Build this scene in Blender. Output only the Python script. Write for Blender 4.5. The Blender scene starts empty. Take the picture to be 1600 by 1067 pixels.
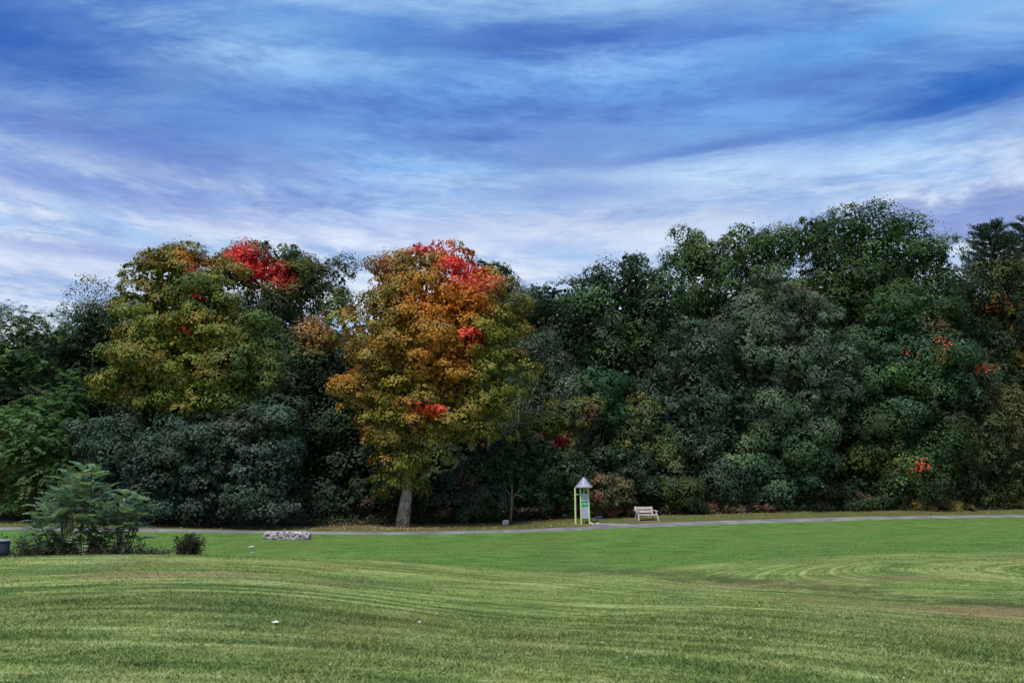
import bpy, math, random
import numpy as np
from mathutils import Vector, Matrix

# ------------------------------------------------------------------ camera, sky, sun, exposure
SC = bpy.context.scene
COL = SC.collection
FPX, PITCH, EYE = 1155.5, math.radians(11.7), 1.6
CT, ST = math.cos(PITCH), math.sin(PITCH)

cam_d = bpy.data.cameras.new('camera')
cam_d.lens = 26.0
cam_d.sensor_width = 36.0
cam_d.clip_start = 0.1
cam_d.clip_end = 5000
cam = bpy.data.objects.new('camera', cam_d)
COL.objects.link(cam)
cam.location = (0, 0, EYE)
cam.rotation_euler = (math.pi / 2 + PITCH, 0, 0)
SC.camera = cam

SC.view_settings.view_transform = 'Standard'
SC.view_settings.look = 'None'
SC.view_settings.gamma = 1
SC.view_settings.use_curve_mapping = False
SC.view_settings.exposure = 1.55

SUN_EL, SUN_AZ = math.radians(64), math.radians(208)      # azimuth clockwise from +Y: behind the camera, to its left
SUN_STRENGTH, SUN_ANGLE = 1.5, math.radians(13)


def raydir(px, py):
    cx, cy = (px - 800) / FPX, (533.5 - py) / FPX
    return np.array([cx, CT - cy * ST, ST + cy * CT])


def P(px, py, Y):
    """world point on the sight line through photo pixel (px, py) at ground distance Y"""
    d = raydir(px, py)
    return np.array([0, 0, EYE]) + d * (Y / d[1])


def mpp(py, Y):
    """metres per photo pixel at that place"""
    return Y / raydir(800, py)[1] / FPX


class NT:
    """tiny node-tree helper"""
    def __init__(s, tree):
        s.t = tree
        s.n = tree.nodes
        s.l = tree.links

    def node(s, typ, **kw):
        n = s.n.new(typ)
        for k, v in kw.items():
            setattr(n, k, v)
        return n

    def put(s, sock, v):
        if hasattr(v, 'links'):
            s.l.new(v, sock)
        elif v is not None:
            sock.default_value = v

    def math(s, op, a, b=None, c=None, clamp=False):
        n = s.node('ShaderNodeMath', operation=op, use_clamp=clamp)
        for i, v in enumerate((a, b, c)):
            if v is not None:
                s.put(n.inputs[i], v)
        return n.outputs[0]

    def vmath(s, op, a, b=None):
        n = s.node('ShaderNodeVectorMath', operation=op)
        s.put(n.inputs[0], a)
        if b is not None:
            s.put(n.inputs[1], b)
        return n.outputs[0]

    def xyz(s, x, y, z=0.0):
        n = s.node('ShaderNodeCombineXYZ')
        for i, v in enumerate((x, y, z)):
            s.put(n.inputs[i], v)
        return n.outputs[0]

    def sep(s, v):
        n = s.node('ShaderNodeSeparateXYZ')
        s.put(n.inputs[0], v)
        return n.outputs

    def noise(s, vec, scale=1.0, detail=4.0, rough=0.55, dist=0.0, lac=2.0):
        n = s.node('ShaderNodeTexNoise')
        s.put(n.inputs['Vector'], vec)
        n.inputs['Scale'].default_value = scale
        n.inputs['Detail'].default_value = detail
        n.inputs['Roughness'].default_value = rough
        n.inputs['Lacunarity'].default_value = lac
        n.inputs['Distortion'].default_value = dist
        return n.outputs[0]

    def step(s, v, lo, hi, a=0.0, b=1.0):
        n = s.node('ShaderNodeMapRange', interpolation_type='SMOOTHSTEP')
        s.put(n.inputs['Value'], v)
        n.inputs['From Min'].default_value = lo
        n.inputs['From Max'].default_value = hi
        n.inputs['To Min'].default_value = a
        n.inputs['To Max'].default_value = b
        return n.outputs[0]

    def mix(s, f, a, b, mode='MIX'):
        n = s.node('ShaderNodeMix', data_type='RGBA', blend_type=mode)
        s.put(n.inputs[0], f)
        for sock, v in ((n.inputs[6], a), (n.inputs[7], b)):
            if isinstance(v, (tuple, list)):
                v = tuple(v)[:3] + (1.0,)
            s.put(sock, v)
        return n.outputs[2]

    def attr(s, name):
        return s.node('ShaderNodeAttribute', attribute_name=name)


# ---- world: Nishita sky, with streaked cloud layers in front of it
SKY_STRENGTH = 0.1
W = bpy.data.worlds.new('World')
SC.world = W
W.use_nodes = True
w = NT(W.node_tree)
w.n.clear()
sky = w.node('ShaderNodeTexSky', sky_type='NISHITA')
sky.sun_disc = False
sky.sun_elevation = SUN_EL
sky.sun_rotation = SUN_AZ
sky.altitude = 200
sky.air_density = 1.3
sky.dust_density = 0.6
sky.ozone_density = 4.0
tc = w.node('ShaderNodeTexCoord')
D = w.vmath('NORMALIZE', tc.outputs['Generated'])
dx, dy, dz = w.sep(D)
up = w.math('ADD', w.math('MAXIMUM', dz, 0.0), 0.10)
qx, qy = w.math('DIVIDE', dx, up), w.math('DIVIDE', dy, up)
az = w.math('ARCTAN2', dx, dy)
el = w.math('ARCSINE', dz)
# streaked plane noises
big = w.noise(w.xyz(w.math('MULTIPLY', qx, 0.38), w.math('MULTIPLY', qy, 1.15), 3.7), 1.3, 7, 0.56, 0.25)
fine = w.noise(w.xyz(w.math('MULTIPLY', qx, 0.9), w.math('MULTIPLY_ADD', qx, 0.06, w.math('MULTIPLY', qy, 2.7)), 1.3), 1.5, 10, 0.66, 0.25)
wisp = w.noise(w.xyz(w.math('MULTIPLY', az, 4.2), w.math('MULTIPLY_ADD', az, 0.7, w.math('MULTIPLY', el, 22.0)), 8.1), 1.2, 10, 0.68, 0.35)
puff = w.noise(w.xyz(w.math('MULTIPLY', az, 16.0), w.math('MULTIPLY', el, 26.0), 2.2), 1.0, 8, 0.6, 0.2)
warp_e = w.math('MULTIPLY', w.math('SUBTRACT', wisp, 0.5), 0.075)
warp_p = w.math('MULTIPLY', w.math('SUBTRACT', puff, 0.5), 0.10)
warp_a = w.math('MULTIPLY', w.math('SUBTRACT', big, 0.5), 0.12)
EX = SC.view_settings.exposure
SKYU = 1.0 / (2 ** EX) / SKY_STRENGTH        # a cloud colour given as displayed becomes a sky radiance


def skc(r, g, b):
    def lin(v):
        v /= 255
        return v / 12.92 if v <= 0.04045 else ((v + 0.055) / 1.055) ** 2.4
    return (lin(r) * SKYU, lin(g) * SKYU, lin(b) * SKYU)


def blob(px, py, hw, hh, kind='wisp', tilt=0.0):
    """soft cloud bank fixed at a direction of the sky"""
    d = raydir(px, py)
    d = d / np.linalg.norm(d)
    a0, e0 = math.atan2(d[0], d[1]), math.asin(d[2])
    wa, we = hw / FPX * 0.95, hh / FPX * 0.95
    wx = warp_p if kind == 'puff' else w.math('MULTIPLY', warp_e, min(1.0, hh / 26))
    a = w.math('DIVIDE', w.math('ADD', w.math('SUBTRACT', az, a0), warp_a), wa)
    e = w.math('DIVIDE', w.math('ADD', w.math('MULTIPLY_ADD', az, -tilt, w.math('SUBTRACT', el, e0 - tilt * a0)), wx), we)
    r2 = w.math('ADD', w.math('MULTIPLY', a, a), w.math('MULTIPLY', e, e))
    if kind == 'puff':
        return w.step(r2, 1.7, 0.2)
    return w.math('POWER', 2.718, w.math('MULTIPLY', r2, -1.0))


hor = w.step(dz, 0.56, 0.24)                       # 1 low in the sky
c = sky.outputs[0]
deep = w.mix(w.step(fine, 0.3, 0.7), skc(26, 90, 176), skc(78, 158, 228))
c = w.mix(0.72, c, deep)
veil = w.math('ADD', w.step(big, 0.34, 0.62), w.math('MULTIPLY', hor, 0.32), clamp=True)
mid = w.mix(w.step(fine, 0.39, 0.63), skc(84, 124, 198), skc(170, 207, 243))
c = w.mix(w.math('MULTIPLY', veil, 0.80), c, mid)
pale = w.mix(w.step(wisp, 0.38, 0.63), skc(170, 197, 236), skc(228, 238, 251))
low = w.step(dz, 0.47, 0.28)
c = w.mix(w.math('MULTIPLY', low, w.step(wisp, 0.22, 0.60, 0.62, 1.0)), c, pale)
for (b, k, col) in (
        (blob(1120, 275, 270, 34), 0.85, (198, 226, 252)),
        (blob(620, 372, 420, 30), 0.55, (212, 222, 248)),
        (blob(1170, 385, 260, 45), 0.55, (214, 226, 250)),
        (blob(420, 140, 120, 16), 0.7, (158, 200, 246)),
        (blob(300, 180, 260, 24), 0.5, (136, 178, 238)),
        (blob(960, 110, 260, 22), 0.7, (140, 184, 242)),
        (blob(600, 55, 320, 32), 0.5, (104, 166, 232)),
        (blob(1380, 45, 260, 26), 0.6, (104, 172, 236)),
        (blob(1350, 215, 220, 22), 0.6, (146, 190, 244)),
        (blob(820, 215, 300, 40), 0.35, (158, 188, 242)),
        (blob(120, 420, 230, 26), 0.5, (208, 216, 244))):
    c = w.mix(w.math('MULTIPLY', b, k), c, skc(*col))
for (b, k, col) in (
        (blob(860, 62, 300, 22, tilt=0.03), 0.9, (68, 110, 192)),
        (blob(1080, 60, 230, 20), 0.5, (70, 108, 200)),
        (blob(720, 212, 160, 11), 0.95, (96, 130, 204)),
        (blob(1090, 236, 200, 11, tilt=0.03), 0.9, (102, 138, 208)),
        (blob(1000, 165, 280, 16, tilt=-0.05), 0.6, (90, 128, 204)),
        (blob(560, 165, 330, 22), 0.65, (80, 124, 202)),
        (blob(180, 215, 300, 30), 0.6, (70, 108, 198)),
        (blob(60, 90, 300, 50), 0.75, (34, 88, 180)),
        (blob(1500, 150, 250, 26), 0.9, (38, 102, 190)),
        (blob(330, 292, 210, 16, 'puff'), 0.35, (112, 138, 210)),
        (blob(150, 300, 240, 26), 0.5, (104, 128, 210)),
        (blob(880, 305, 230, 15), 0.6, (132, 160, 222)),
        (blob(120, 392, 180, 9), 0.5, (150, 164, 222)),
        (blob(1450, 345, 230, 34, 'puff'), 0.6, (118, 142, 208)),
        (blob(1580, 340, 120, 30, 'puff'), 0.35, (108, 130, 202))):
    c = w.mix(w.math('MULTIPLY', b, k), c, skc(*col))
ripple = w.noise(w.xyz(w.math('MULTIPLY', az, 17.0), w.math('MULTIPLY_ADD', az, 4.0, w.math('MULTIPLY', el, 62.0)), 5.5), 1.0, 9, 0.66, 0.25)
rmask = w.step(w.noise(w.xyz(w.math('MULTIPLY', az, 2.6), w.math('MULTIPLY', el, 7.0), 11.0), 1.0, 3, 0.5), 0.42, 0.62)
lightr = w.mix(1.0, c, (1.13, 1.10, 1.05), 'MULTIPLY')
darkr = w.mix(1.0, c, (0.86, 0.89, 0.94), 'MULTIPLY')
c = w.mix(rmask, c, w.mix(w.step(ripple, 0.38, 0.62), darkr, lightr))
bg = w.node('ShaderNodeBackground')
w.put(bg.inputs[0], c)
bg.inputs[1].default_value = SKY_STRENGTH
wo = w.node('ShaderNodeOutputWorld')
w.l.new(bg.outputs[0], wo.inputs[0])

sun_d = bpy.data.lights.new('sun', 'SUN')
sun_d.energy = SUN_STRENGTH
sun_d.angle = SUN_ANGLE
sun_d.color = (1.0, 0.955, 0.88)
sun = bpy.data.objects.new('sun', sun_d)
COL.objects.link(sun)
to_sun = Vector((math.sin(SUN_AZ) * math.cos(SUN_EL), math.cos(SUN_AZ) * math.cos(SUN_EL), math.sin(SUN_EL)))
sun.rotation_euler = (-to_sun).to_track_quat('-Z', 'Y').to_euler()
sun.location = (-20, -20, 40)

# ------------------------------------------------------------------ helpers
RNG = np.random.default_rng(11)


def tag(o, label=None, cat=None, group=None, kind=None):
    for k, v in (('label', label), ('category', cat), ('group', group), ('kind', kind)):
        if v:
            o[k] = v
    return o


def empty(name, loc, rz=0.0):
    o = bpy.data.objects.new(name, None)
    o.empty_display_size = 0.3
    COL.objects.link(o)
    o.location = loc
    o.rotation_euler = (0, 0, rz)
    return o


def mesh_np(name, verts, faces, mat, parent=None, attrs=None, smooth=False, origin=None):
    """numpy verts (n,3), faces (m,k) -> object; attrs: {name: (domain, type, array)}"""
    verts = np.asarray(verts, dtype=np.float32)
    faces = np.asarray(faces, dtype=np.int32)
    me = bpy.data.meshes.new(name)
    if origin is not None:
        verts = verts - np.asarray(origin, dtype=np.float32)
    k = faces.shape[1]
    me.vertices.add(len(verts))
    me.vertices.foreach_set('co', verts.ravel())
    me.loops.add(faces.size)
    me.loops.foreach_set('vertex_index', faces.ravel())
    me.polygons.add(len(faces))
    me.polygons.foreach_set('loop_start', np.arange(0, faces.size, k, dtype=np.int32))
    me.polygons.foreach_set('use_smooth', np.full(len(faces), smooth))
    me.update(calc_edges=True)
    for an, (dom, typ, arr) in (attrs or {}).items():
        a = me.attributes.new(an, typ, dom)
        key = {'FLOAT': 'value', 'FLOAT_COLOR': 'color', 'FLOAT_VECTOR': 'vector'}[typ]
        a.data.foreach_set(key, np.asarray(arr, dtype=np.float32).ravel())
    me.materials.append(mat)
    o = bpy.data.objects.new(name, me)
    COL.objects.link(o)
    if parent is not None:
        o.parent = parent
    elif origin is not None:
        o.location = origin
    return o


class MB:
    """collects boxes, tubes and lathes into one mesh (mixed polygon sizes)"""
    def __init__(s):
        s.v, s.f = [], []

    def raw(s, vs, fs):
        b = len(s.v)
        s.v += [tuple(map(float, p)) for p in vs]
        s.f += [tuple(i + b for i in f) for f in fs]

    def box(s, c, size, rot=None, bev=0.0):
        hx, hy, hz = [d / 2 for d in size]
        if bev <= 0:
            bev = min(hx, hy, hz) * 0.18
        vs = []
        for z, i in ((-hz, bev), (-hz + bev, 0), (hz - bev, 0), (hz, bev)):
            for sx, sy in ((-1, -1), (1, -1), (1, 1), (-1, 1)):
                vs.append(Vector((sx * (hx - i), sy * (hy - i), z)))
        fs = [(3, 2, 1, 0), (12, 13, 14, 15)]
        for r in range(3):
            for k in range(4):
                a, b = r * 4 + k, r * 4 + (k + 1) % 4
                fs.append((a, b, b + 4, a + 4))
        m = rot if rot is not None else Matrix.Identity(3)
        s.raw([m @ p + Vector(c) for p in vs], fs)

    def beam(s, a, b, wd, th, side=(0, 1, 0)):
        a, b = Vector(a), Vector(b)
        z = (b - a).normalized()
        y = Vector(side)
        x = y.cross(z).normalized()
        y = z.cross(x)
        m = Matrix((x, y, z)).transposed()
        s.box((a + b) / 2, (wd, th, (b - a).length), m)

    def tube(s, pts, rad, n=8, cap=True, wob=0.0, seed=0):
        rg = random.Random(seed)
        pts = [Vector(p) for p in pts]
        if not hasattr(rad, '__len__'):
            rad = [rad] * len(pts)
        base = len(s.v)
        ref = Vector((0.31, 0.95, 0.05))
        for i, p in enumerate(pts):
            t = (pts[min(i + 1, len(pts) - 1)] - pts[max(i - 1, 0)]).normalized()
            x = ref.cross(t)
            if x.length < 1e-3:
                x = Vector((1, 0, 0)).cross(t)
            x.normalize()
            y = t.cross(x)
            for k in range(n):
                a = 2 * math.pi * k / n
                r = rad[i] * (1 + wob * (rg.random() - 0.5))
                s.v.append(tuple(p + (x * math.cos(a) + y * math.sin(a)) * r))
        for i in range(len(pts) - 1):
            for k in range(n):
                a, b = base + i * n + k, base + i * n + (k + 1) % n
                s.f.append((a, b, b + n, a + n))
        if cap:
            s.f.append(tuple(base + k for k in reversed(range(n))))
            e = base + (len(pts) - 1) * n
            s.f.append(tuple(e + k for k in range(n)))

    def lathe(s, prof, c=(0, 0, 0), n=24):
        base = len(s.v)
        for (r, z) in prof:
            for k in range(n):
                a = 2 * math.pi * k / n
                s.v.append((c[0] + r * math.cos(a), c[1] + r * math.sin(a), c[2] + z))
        for i in range(len(prof) - 1):
            for k in range(n):
                a, b = base + i * n + k, base + i * n + (k + 1) % n
                s.f.append((a, b, b + n, a + n))
        s.f.append(tuple(base + k for k in reversed(range(n))))
        e = base + (len(prof) - 1) * n
        s.f.append(tuple(e + k for k in range(n)))

    def build(s, name, mat, parent=None, smooth=False, origin=None):
        me = bpy.data.meshes.new(name)
        vs = s.v
        if origin is not None:
            vs = [tuple(np.array(p) - np.array(origin)) for p in vs]
        me.from_pydata(vs, [], s.f)
        if smooth:
            for p in me.polygons:
                p.use_smooth = True
        me.materials.append(mat)
        me.update()
        o = bpy.data.objects.new(name, me)
        COL.objects.link(o)
        if parent is not None:
            o.parent = parent
        elif origin is not None:
            o.location = origin
        return o


# ------------------------------------------------------------------ materials
def new_mat(name):
    m = bpy.data.materials.new(name)
    m.use_nodes = True
    t = NT(m.node_tree)
    t.n.clear()
    out = t.node('ShaderNodeOutputMaterial')
    return m, t, out


def principled(t, out, col, rough=0.6, spec=0.3, metal=0.0, bump=None, bstr=0.3, bdist=0.01):
    p = t.node('ShaderNodeBsdfPrincipled')
    if isinstance(col, tuple):
        col = col[:3] + (1.0,)
    t.put(p.inputs['Base Color'], col)
    t.put(p.inputs['Roughness'], rough)
    p.inputs['Specular IOR Level'].default_value = spec
    p.inputs['Metallic'].default_value = metal
    if bump is not None:
        b = t.node('ShaderNodeBump')
        b.inputs['Strength'].default_value = bstr
        b.inputs['Distance'].default_value = bdist
        t.put(b.inputs['Height'], bump)
        t.l.new(b.outputs[0], p.inputs['Normal'])
    t.l.new(p.outputs[0], out.inputs[0])
    return p


def simple_mat(name, col, rough=0.55, spec=0.3, metal=0.0, var=0.25, scale=8.0, dirt=None):
    m, t, out = new_mat(name)
    pos = t.node('ShaderNodeNewGeometry').outputs['Position']
    n = t.noise(pos, scale, 5, 0.6)
    a = tuple(v * (1 - var) for v in col)
    b = tuple(min(1, v * (1 + var)) for v in col)
    c = t.mix(t.step(n, 0.3, 0.7), a, b)
    if dirt:
        c = t.mix(t.step(t.noise(pos, scale * 0.45, 6, 0.65, 0.4), 0.52, 0.72, 0, 0.6), c, dirt)
    principled(t, out, c, rough, spec, metal, n, 0.2, 0.01)
    return m


def leaf_material(name='leaf', rough=0.55, spec=0.16, trans=0.15):
    m, t, out = new_mat(name)
    a = t.attr('leaf_colour').outputs['Color']
    geo = t.node('ShaderNodeNewGeometry')
    n = t.noise(geo.outputs['Position'], 9.0, 3, 0.6)
    c = t.mix(1.0, a, t.mix(n, (0.82, 0.82, 0.82), (1.18, 1.18, 1.18)), 'MULTIPLY')
    p = t.node('ShaderNodeBsdfPrincipled')
    t.put(p.inputs['Base Color'], c)
    p.inputs['Roughness'].default_value = rough
    p.inputs['Specular IOR Level'].default_value = spec
    tr = t.node('ShaderNodeBsdfTranslucent')
    t.put(tr.inputs['Color'], t.mix(1.0, c, (1.15, 1.1, 0.6), 'MULTIPLY'))
    mx = t.node('ShaderNodeMixShader')
    mx.inputs[0].default_value = trans
    t.l.new(p.outputs[0], mx.inputs[1])
    t.l.new(tr.outputs[0], mx.inputs[2])
    t.l.new(mx.outputs[0], out.inputs[0])
    return m


def bark_material(name, a, b, lich=None, scale=3.0):
    m, t, out = new_mat(name)
    pos = t.node('ShaderNodeNewGeometry').outputs['Position']
    x, y, z = t.sep(pos)
    v = t.xyz(t.math('MULTIPLY', x, 5.0), t.math('MULTIPLY', y, 5.0), t.math('MULTIPLY', z, 0.9))
    n = t.noise(v, scale, 7, 0.65, 0.4)
    c = t.mix(t.step(n, 0.36, 0.64), a, b)
    if lich:
        c = t.mix(t.step(t.noise(pos, 2.6, 5, 0.6), 0.5, 0.66, 0, 0.8), c, lich)
    principled(t, out, c, 0.85, 0.15, 0, n, 0.8, 0.05)
    return m


def grass_material():
    m, t, out = new_mat('grass')
    geo = t.node('ShaderNodeNewGeometry')
    pos = geo.outputs['Position']
    px_, py_, pz_ = t.sep(pos)
    sv = t.sep(t.attr('stripe').outputs['Vector'])           # x: across the mowing lines, y: along them, z: second set
    zn = t.sep(t.attr('zone').outputs['Vector'])             # x: long green grass, y: worn strip by the path, z: wood floor
    br = t.sep(t.attr('wear_and_shade').outputs['Vector'])             # x: bare earth and painted contact shade, y: random per blade, z: dark seam
    wob = t.math('MULTIPLY_ADD', t.noise(pos, 0.3, 4, 0.6), 0.35, sv[0])
    line = t.noise(t.xyz(t.math('MULTIPLY', wob, 2.3), t.math('MULTIPLY', sv[1], 0.05), 0.0), 1.0, 2, 0.5)
    thin = t.noise(t.xyz(t.math('MULTIPLY', wob, 7.5), t.math('MULTIPLY', sv[1], 0.16), 5.0), 1.0, 4, 0.65)
    arc = t.noise(t.xyz(t.math('MULTIPLY', sv[2], 1.6), t.math('MULTIPLY', sv[1], 0.03), 9.0), 1.0, 3, 0.55)
    patch = t.noise(pos, 0.45, 6, 0.65, 0.3)
    fine = t.noise(pos, 9.0, 6, 0.72)
    tiny = t.noise(pos, 46.0, 4, 0.7)
    dash = t.noise(t.xyz(t.math('MULTIPLY', px_, 1.7), t.math('MULTIPLY', py_, 5.5), 0.0), 1.0, 7, 0.78)
    s = t.math('ADD', t.math('MULTIPLY', line, 0.55), t.math('MULTIPLY', thin, 0.55))  # stripe tones: light off the mowing lay painted in, plus dry clippings
    s = t.math('ADD', s, t.math('MULTIPLY', arc, 0.32))
    s = t.math('ADD', s, t.math('MULTIPLY', patch, 0.38))
    s = t.math('ADD', s, t.math('MULTIPLY', dash, 0.55))
    s = t.math('ADD', s, t.math('MULTIPLY', fine, 0.30))
    s = t.math('ADD', s, t.math('MULTIPLY_ADD', br[1], 0.40, -0.20))
    ramp = t.node('ShaderNodeValToRGB')
    t.put(ramp.inputs[0], t.step(s, 1.06, 1.54))
    e = ramp.color_ramp.elements
    e[0].position, e[0].color = 0.0, (0.052, 0.088, 0.021, 1)
    e[1].position, e[1].color = 1.0, (0.39, 0.42, 0.17, 1)
    for p_, c_ in ((0.30, (0.093, 0.150, 0.033, 1)), (0.58, (0.162, 0.222, 0.055, 1)), (0.80, (0.252, 0.300, 0.084, 1))):
        q = e.new(p_)
        q.color = c_
    mown = ramp.outputs[0]
    yel = t.step(t.noise(pos, 0.21, 4, 0.6, 0.8), 0.48, 0.72, 0, 0.45)
    mown = t.mix(yel, mown, t.mix(fine, (0.105, 0.100, 0.020), (0.23, 0.20, 0.07)))
    cool = t.step(t.noise(t.vmath('ADD', pos, (31.0, 7.0, 0.0)), 0.17, 3, 0.5, 0.8), 0.50, 0.70, 0, 0.22)
    mown = t.mix(cool, mown, t.mix(fine, (0.060, 0.110, 0.045), (0.17, 0.25, 0.125)))
    gl = t.noise(t.xyz(t.math('MULTIPLY', px_, 0.6), t.math('MULTIPLY', py_, 1.5), 2.0), 1.1, 8, 0.74, 0.3)
    green = t.mix(t.step(t.math('ADD', t.math('MULTIPLY', gl, 0.85), t.math('MULTIPLY', fine, 0.2)), 0.38, 0.66),
                  (0.047, 0.106, 0.019), (0.122, 0.226, 0.046))
    green = t.mix(t.step(t.noise(pos, 0.20, 6, 0.62, 0.3), 0.42, 0.66, 0, 0.6), green, (0.125, 0.165, 0.040))
    strip = t.mix(t.step(t.math('ADD', t.math('MULTIPLY', gl, 0.6), t.math('MULTIPLY', fine, 0.45)), 0.36, 0.70),
                  (0.050, 0.064, 0.018), (0.140, 0.148, 0.045))
    strip = t.mix(t.step(patch, 0.5, 0.66, 0, 0.4), strip, (0.105, 0.062, 0.030))
    wood = t.mix(fine, (0.018, 0.016, 0.010), (0.075, 0.050, 0.028))
    zx = t.step(t.math('MULTIPLY_ADD', t.math('SUBTRACT', fine, 0.5), 1.1, zn[0]), 0.1, 0.9)
    zy = t.step(t.math('MULTIPLY_ADD', t.math('SUBTRACT', fine, 0.5), 0.9, zn[1]), 0.25, 0.75)
    zz = t.step(t.math('MULTIPLY_ADD', t.math('SUBTRACT', fine, 0.5), 0.9, zn[2]), 0.25, 0.75)
    c = t.mix(zx, mown, green)
    c = t.mix(zy, c, strip)
    c = t.mix(zz, c, wood)
    seam = t.math('MULTIPLY', br[2], t.step(t.noise(pos, 1.1, 5, 0.65), 0.35, 0.6))
    c = t.mix(t.math('MULTIPLY', seam, 0.75), c, (0.058, 0.066, 0.026))
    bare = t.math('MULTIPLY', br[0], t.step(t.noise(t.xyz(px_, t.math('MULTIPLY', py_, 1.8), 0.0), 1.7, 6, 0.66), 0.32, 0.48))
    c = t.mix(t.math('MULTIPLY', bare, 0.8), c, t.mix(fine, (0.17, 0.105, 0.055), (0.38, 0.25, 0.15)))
    c = t.mix(1.0, c, t.mix(tiny, (0.55, 0.55, 0.55), (1.45, 1.45, 1.45)), 'MULTIPLY')
    h = t.math('ADD', t.math('MULTIPLY', fine, 0.7), t.math('MULTIPLY', tiny, 0.5))
    h = t.math('ADD', h, t.math('MULTIPLY', line, 0.5))
    principled(t, out, c, 0.85, 0.12, 0, h, 0.9, 0.05)
    return m


M_LEAF = leaf_material()
M_SUMAC = leaf_material('sumac_leaf', 0.38, 0.5, 0.3)
M_GRASS = grass_material()
M_BARK = bark_material('bark', (0.022, 0.019, 0.016), (0.085, 0.072, 0.060))
M_MAPLE_BARK = bark_material('maple_bark', (0.080, 0.066, 0.055), (0.48, 0.41, 0.35), (0.10, 0.105, 0.05))
M_PALE_BARK = bark_material('pale_bark', (0.16, 0.155, 0.15), (0.40, 0.40, 0.38))
M_TAN_STEM = bark_material('tan_stem', (0.07, 0.055, 0.035), (0.20, 0.16, 0.10))

# ------------------------------------------------------------------ terrain
CREST = [(-300, 873, 21), (0, 872, 21), (150, 869, 21.5), (300, 868, 21.5), (500, 872, 22), (700, 883, 22.3), (850, 892, 22.5),
         (1000, 891, 22), (1100, 881, 22.6), (1200, 873, 23.5), (1400, 865, 24.5), (1600, 862, 25), (1900, 862, 25)]
PATHC = [(-500, 823, 43.5), (-200, 824, 44), (0, 825.5, 44), (250, 828.5, 44.5), (450, 831.5, 45), (600, 833, 45), (700, 832, 45.3),
         (800, 829.5, 46), (900, 826, 46.8), (1000, 821, 48.5), (1100, 817, 50), (1200, 814, 51.5), (1300, 811, 52.8), (1400, 808.5, 54),
         (1500, 807, 55), (1600, 806, 55.8), (1900, 804.5, 57)]
ctrl = [P(*q) for q in CREST + PATHC]
for q in [(0, 1067, 6.3), (800, 1067, 6.3), (1600, 1067, 6.3), (400, 945, 10.5), (800, 975, 10.6), (0, 945, 10.5), (0, 900, 15), (400, 896, 15),
          (800, 925, 15.4), (1200, 960, 11), (1600, 1000, 9.5), (1100, 905, 20), (1350, 930, 16.5), (1600, 955, 13.5), (1300, 890, 20),
          (1600, 900, 18.5), (600, 905, 17), (950, 905, 19.5),
          (300, 861, 32), (300, 846, 38), (0, 851, 36), (-200, 847, 36), (600, 866, 29), (600, 850, 36.5), (800, 871, 29), (800, 849, 37),
          (1000, 868, 29), (1000, 844, 38), (1200, 858, 31), (1200, 838, 41), (1400, 850, 34), (1400, 825, 46.5), (1600, 840, 38), (1600, 815, 49),
          (0, 819, 48), (-200, 818, 48), (300, 821, 48.5), (450, 824, 49), (628, 824.5, 49), (800, 821, 50), (912, 818, 50), (1010, 812.5, 51.5), (1200, 806, 54.5),
          (1400, 802, 57), (1600, 800, 58.5), (0, 806, 53), (300, 812, 52), (600, 815, 54), (800, 811, 54), (1000, 803, 55), (1200, 797, 57.5), (1400, 794, 60), (1600, 792, 62)]:
    ctrl.append(P(*q))
for (x, y, z) in [(0, 0, 0), (-5, 1, 0), (5, 1, 0), (0, -12, 0), (-15, -10, 0), (15, -10, 0), (-20, 8, 0), (20, 8, -0.2), (-18, 27, -0.98), (-13.5, 26.5, -0.95),
                  (-11, 27, -0.95), (-7, 27, -0.86), (-30, 26, -0.9), (30, 25, -0.4), (34, 35, -0.6), (60, 60, 0), (-60, 45, -0.3), (-60, 70, 0.3), (0, 80, 0.6),
                  (60, 90, 0.8), (0, 110, 0.8), (-40, 100, 0.8), (-40, 0, 0), (40, 0, 0)]:
    ctrl.append(np.array([x, y, z], dtype=float))
ctrl = np.array(ctrl)
_c2 = 2.2 ** 2


def _phi(d2):
    return -np.sqrt(d2 + _c2)


_n = len(ctrl)
_d2 = ((ctrl[:, None, :2] - ctrl[None, :, :2]) ** 2).sum(-1)
_A = np.zeros((_n + 3, _n + 3))
_A[:_n, :_n] = _phi(_d2) - 0.06 * np.eye(_n)
_A[:_n, _n] = 1
_A[:_n, _n + 1:] = ctrl[:, :2]
_A[_n:, :_n] = _A[:_n, _n:].T
_w = np.linalg.solve(_A, np.concatenate([ctrl[:, 2], np.zeros(3)]))


def ground(x, y):
    x, y = np.atleast_1d(np.asarray(x, float)), np.atleast_1d(np.asarray(y, float))
    shp = np.broadcast(x, y).shape
    x, y = np.broadcast_to(x, shp).ravel(), np.broadcast_to(y, shp).ravel()
    z = np.empty(len(x))
    for i in range(0, len(x), 40000):
        xx, yy = np.clip(x[i:i + 40000], -65, 65), np.clip(y[i:i + 40000], -15, 110)
        d2 = (xx[:, None] - ctrl[None, :, 0]) ** 2 + (yy[:, None] - ctrl[None, :, 1]) ** 2
        z[i:i + 40000] = _phi(d2) @ _w[:_n] + _w[_n] + _w[_n + 1] * xx + _w[_n + 2] * yy
    return z.reshape(shp)


def gz(x, y):
    return float(ground(x, y)[0])


def sm(v, lo, hi):
    t = np.clip((v - lo) / (hi - lo), 0, 1)
    return t * t * (3 - 2 * t)


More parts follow.
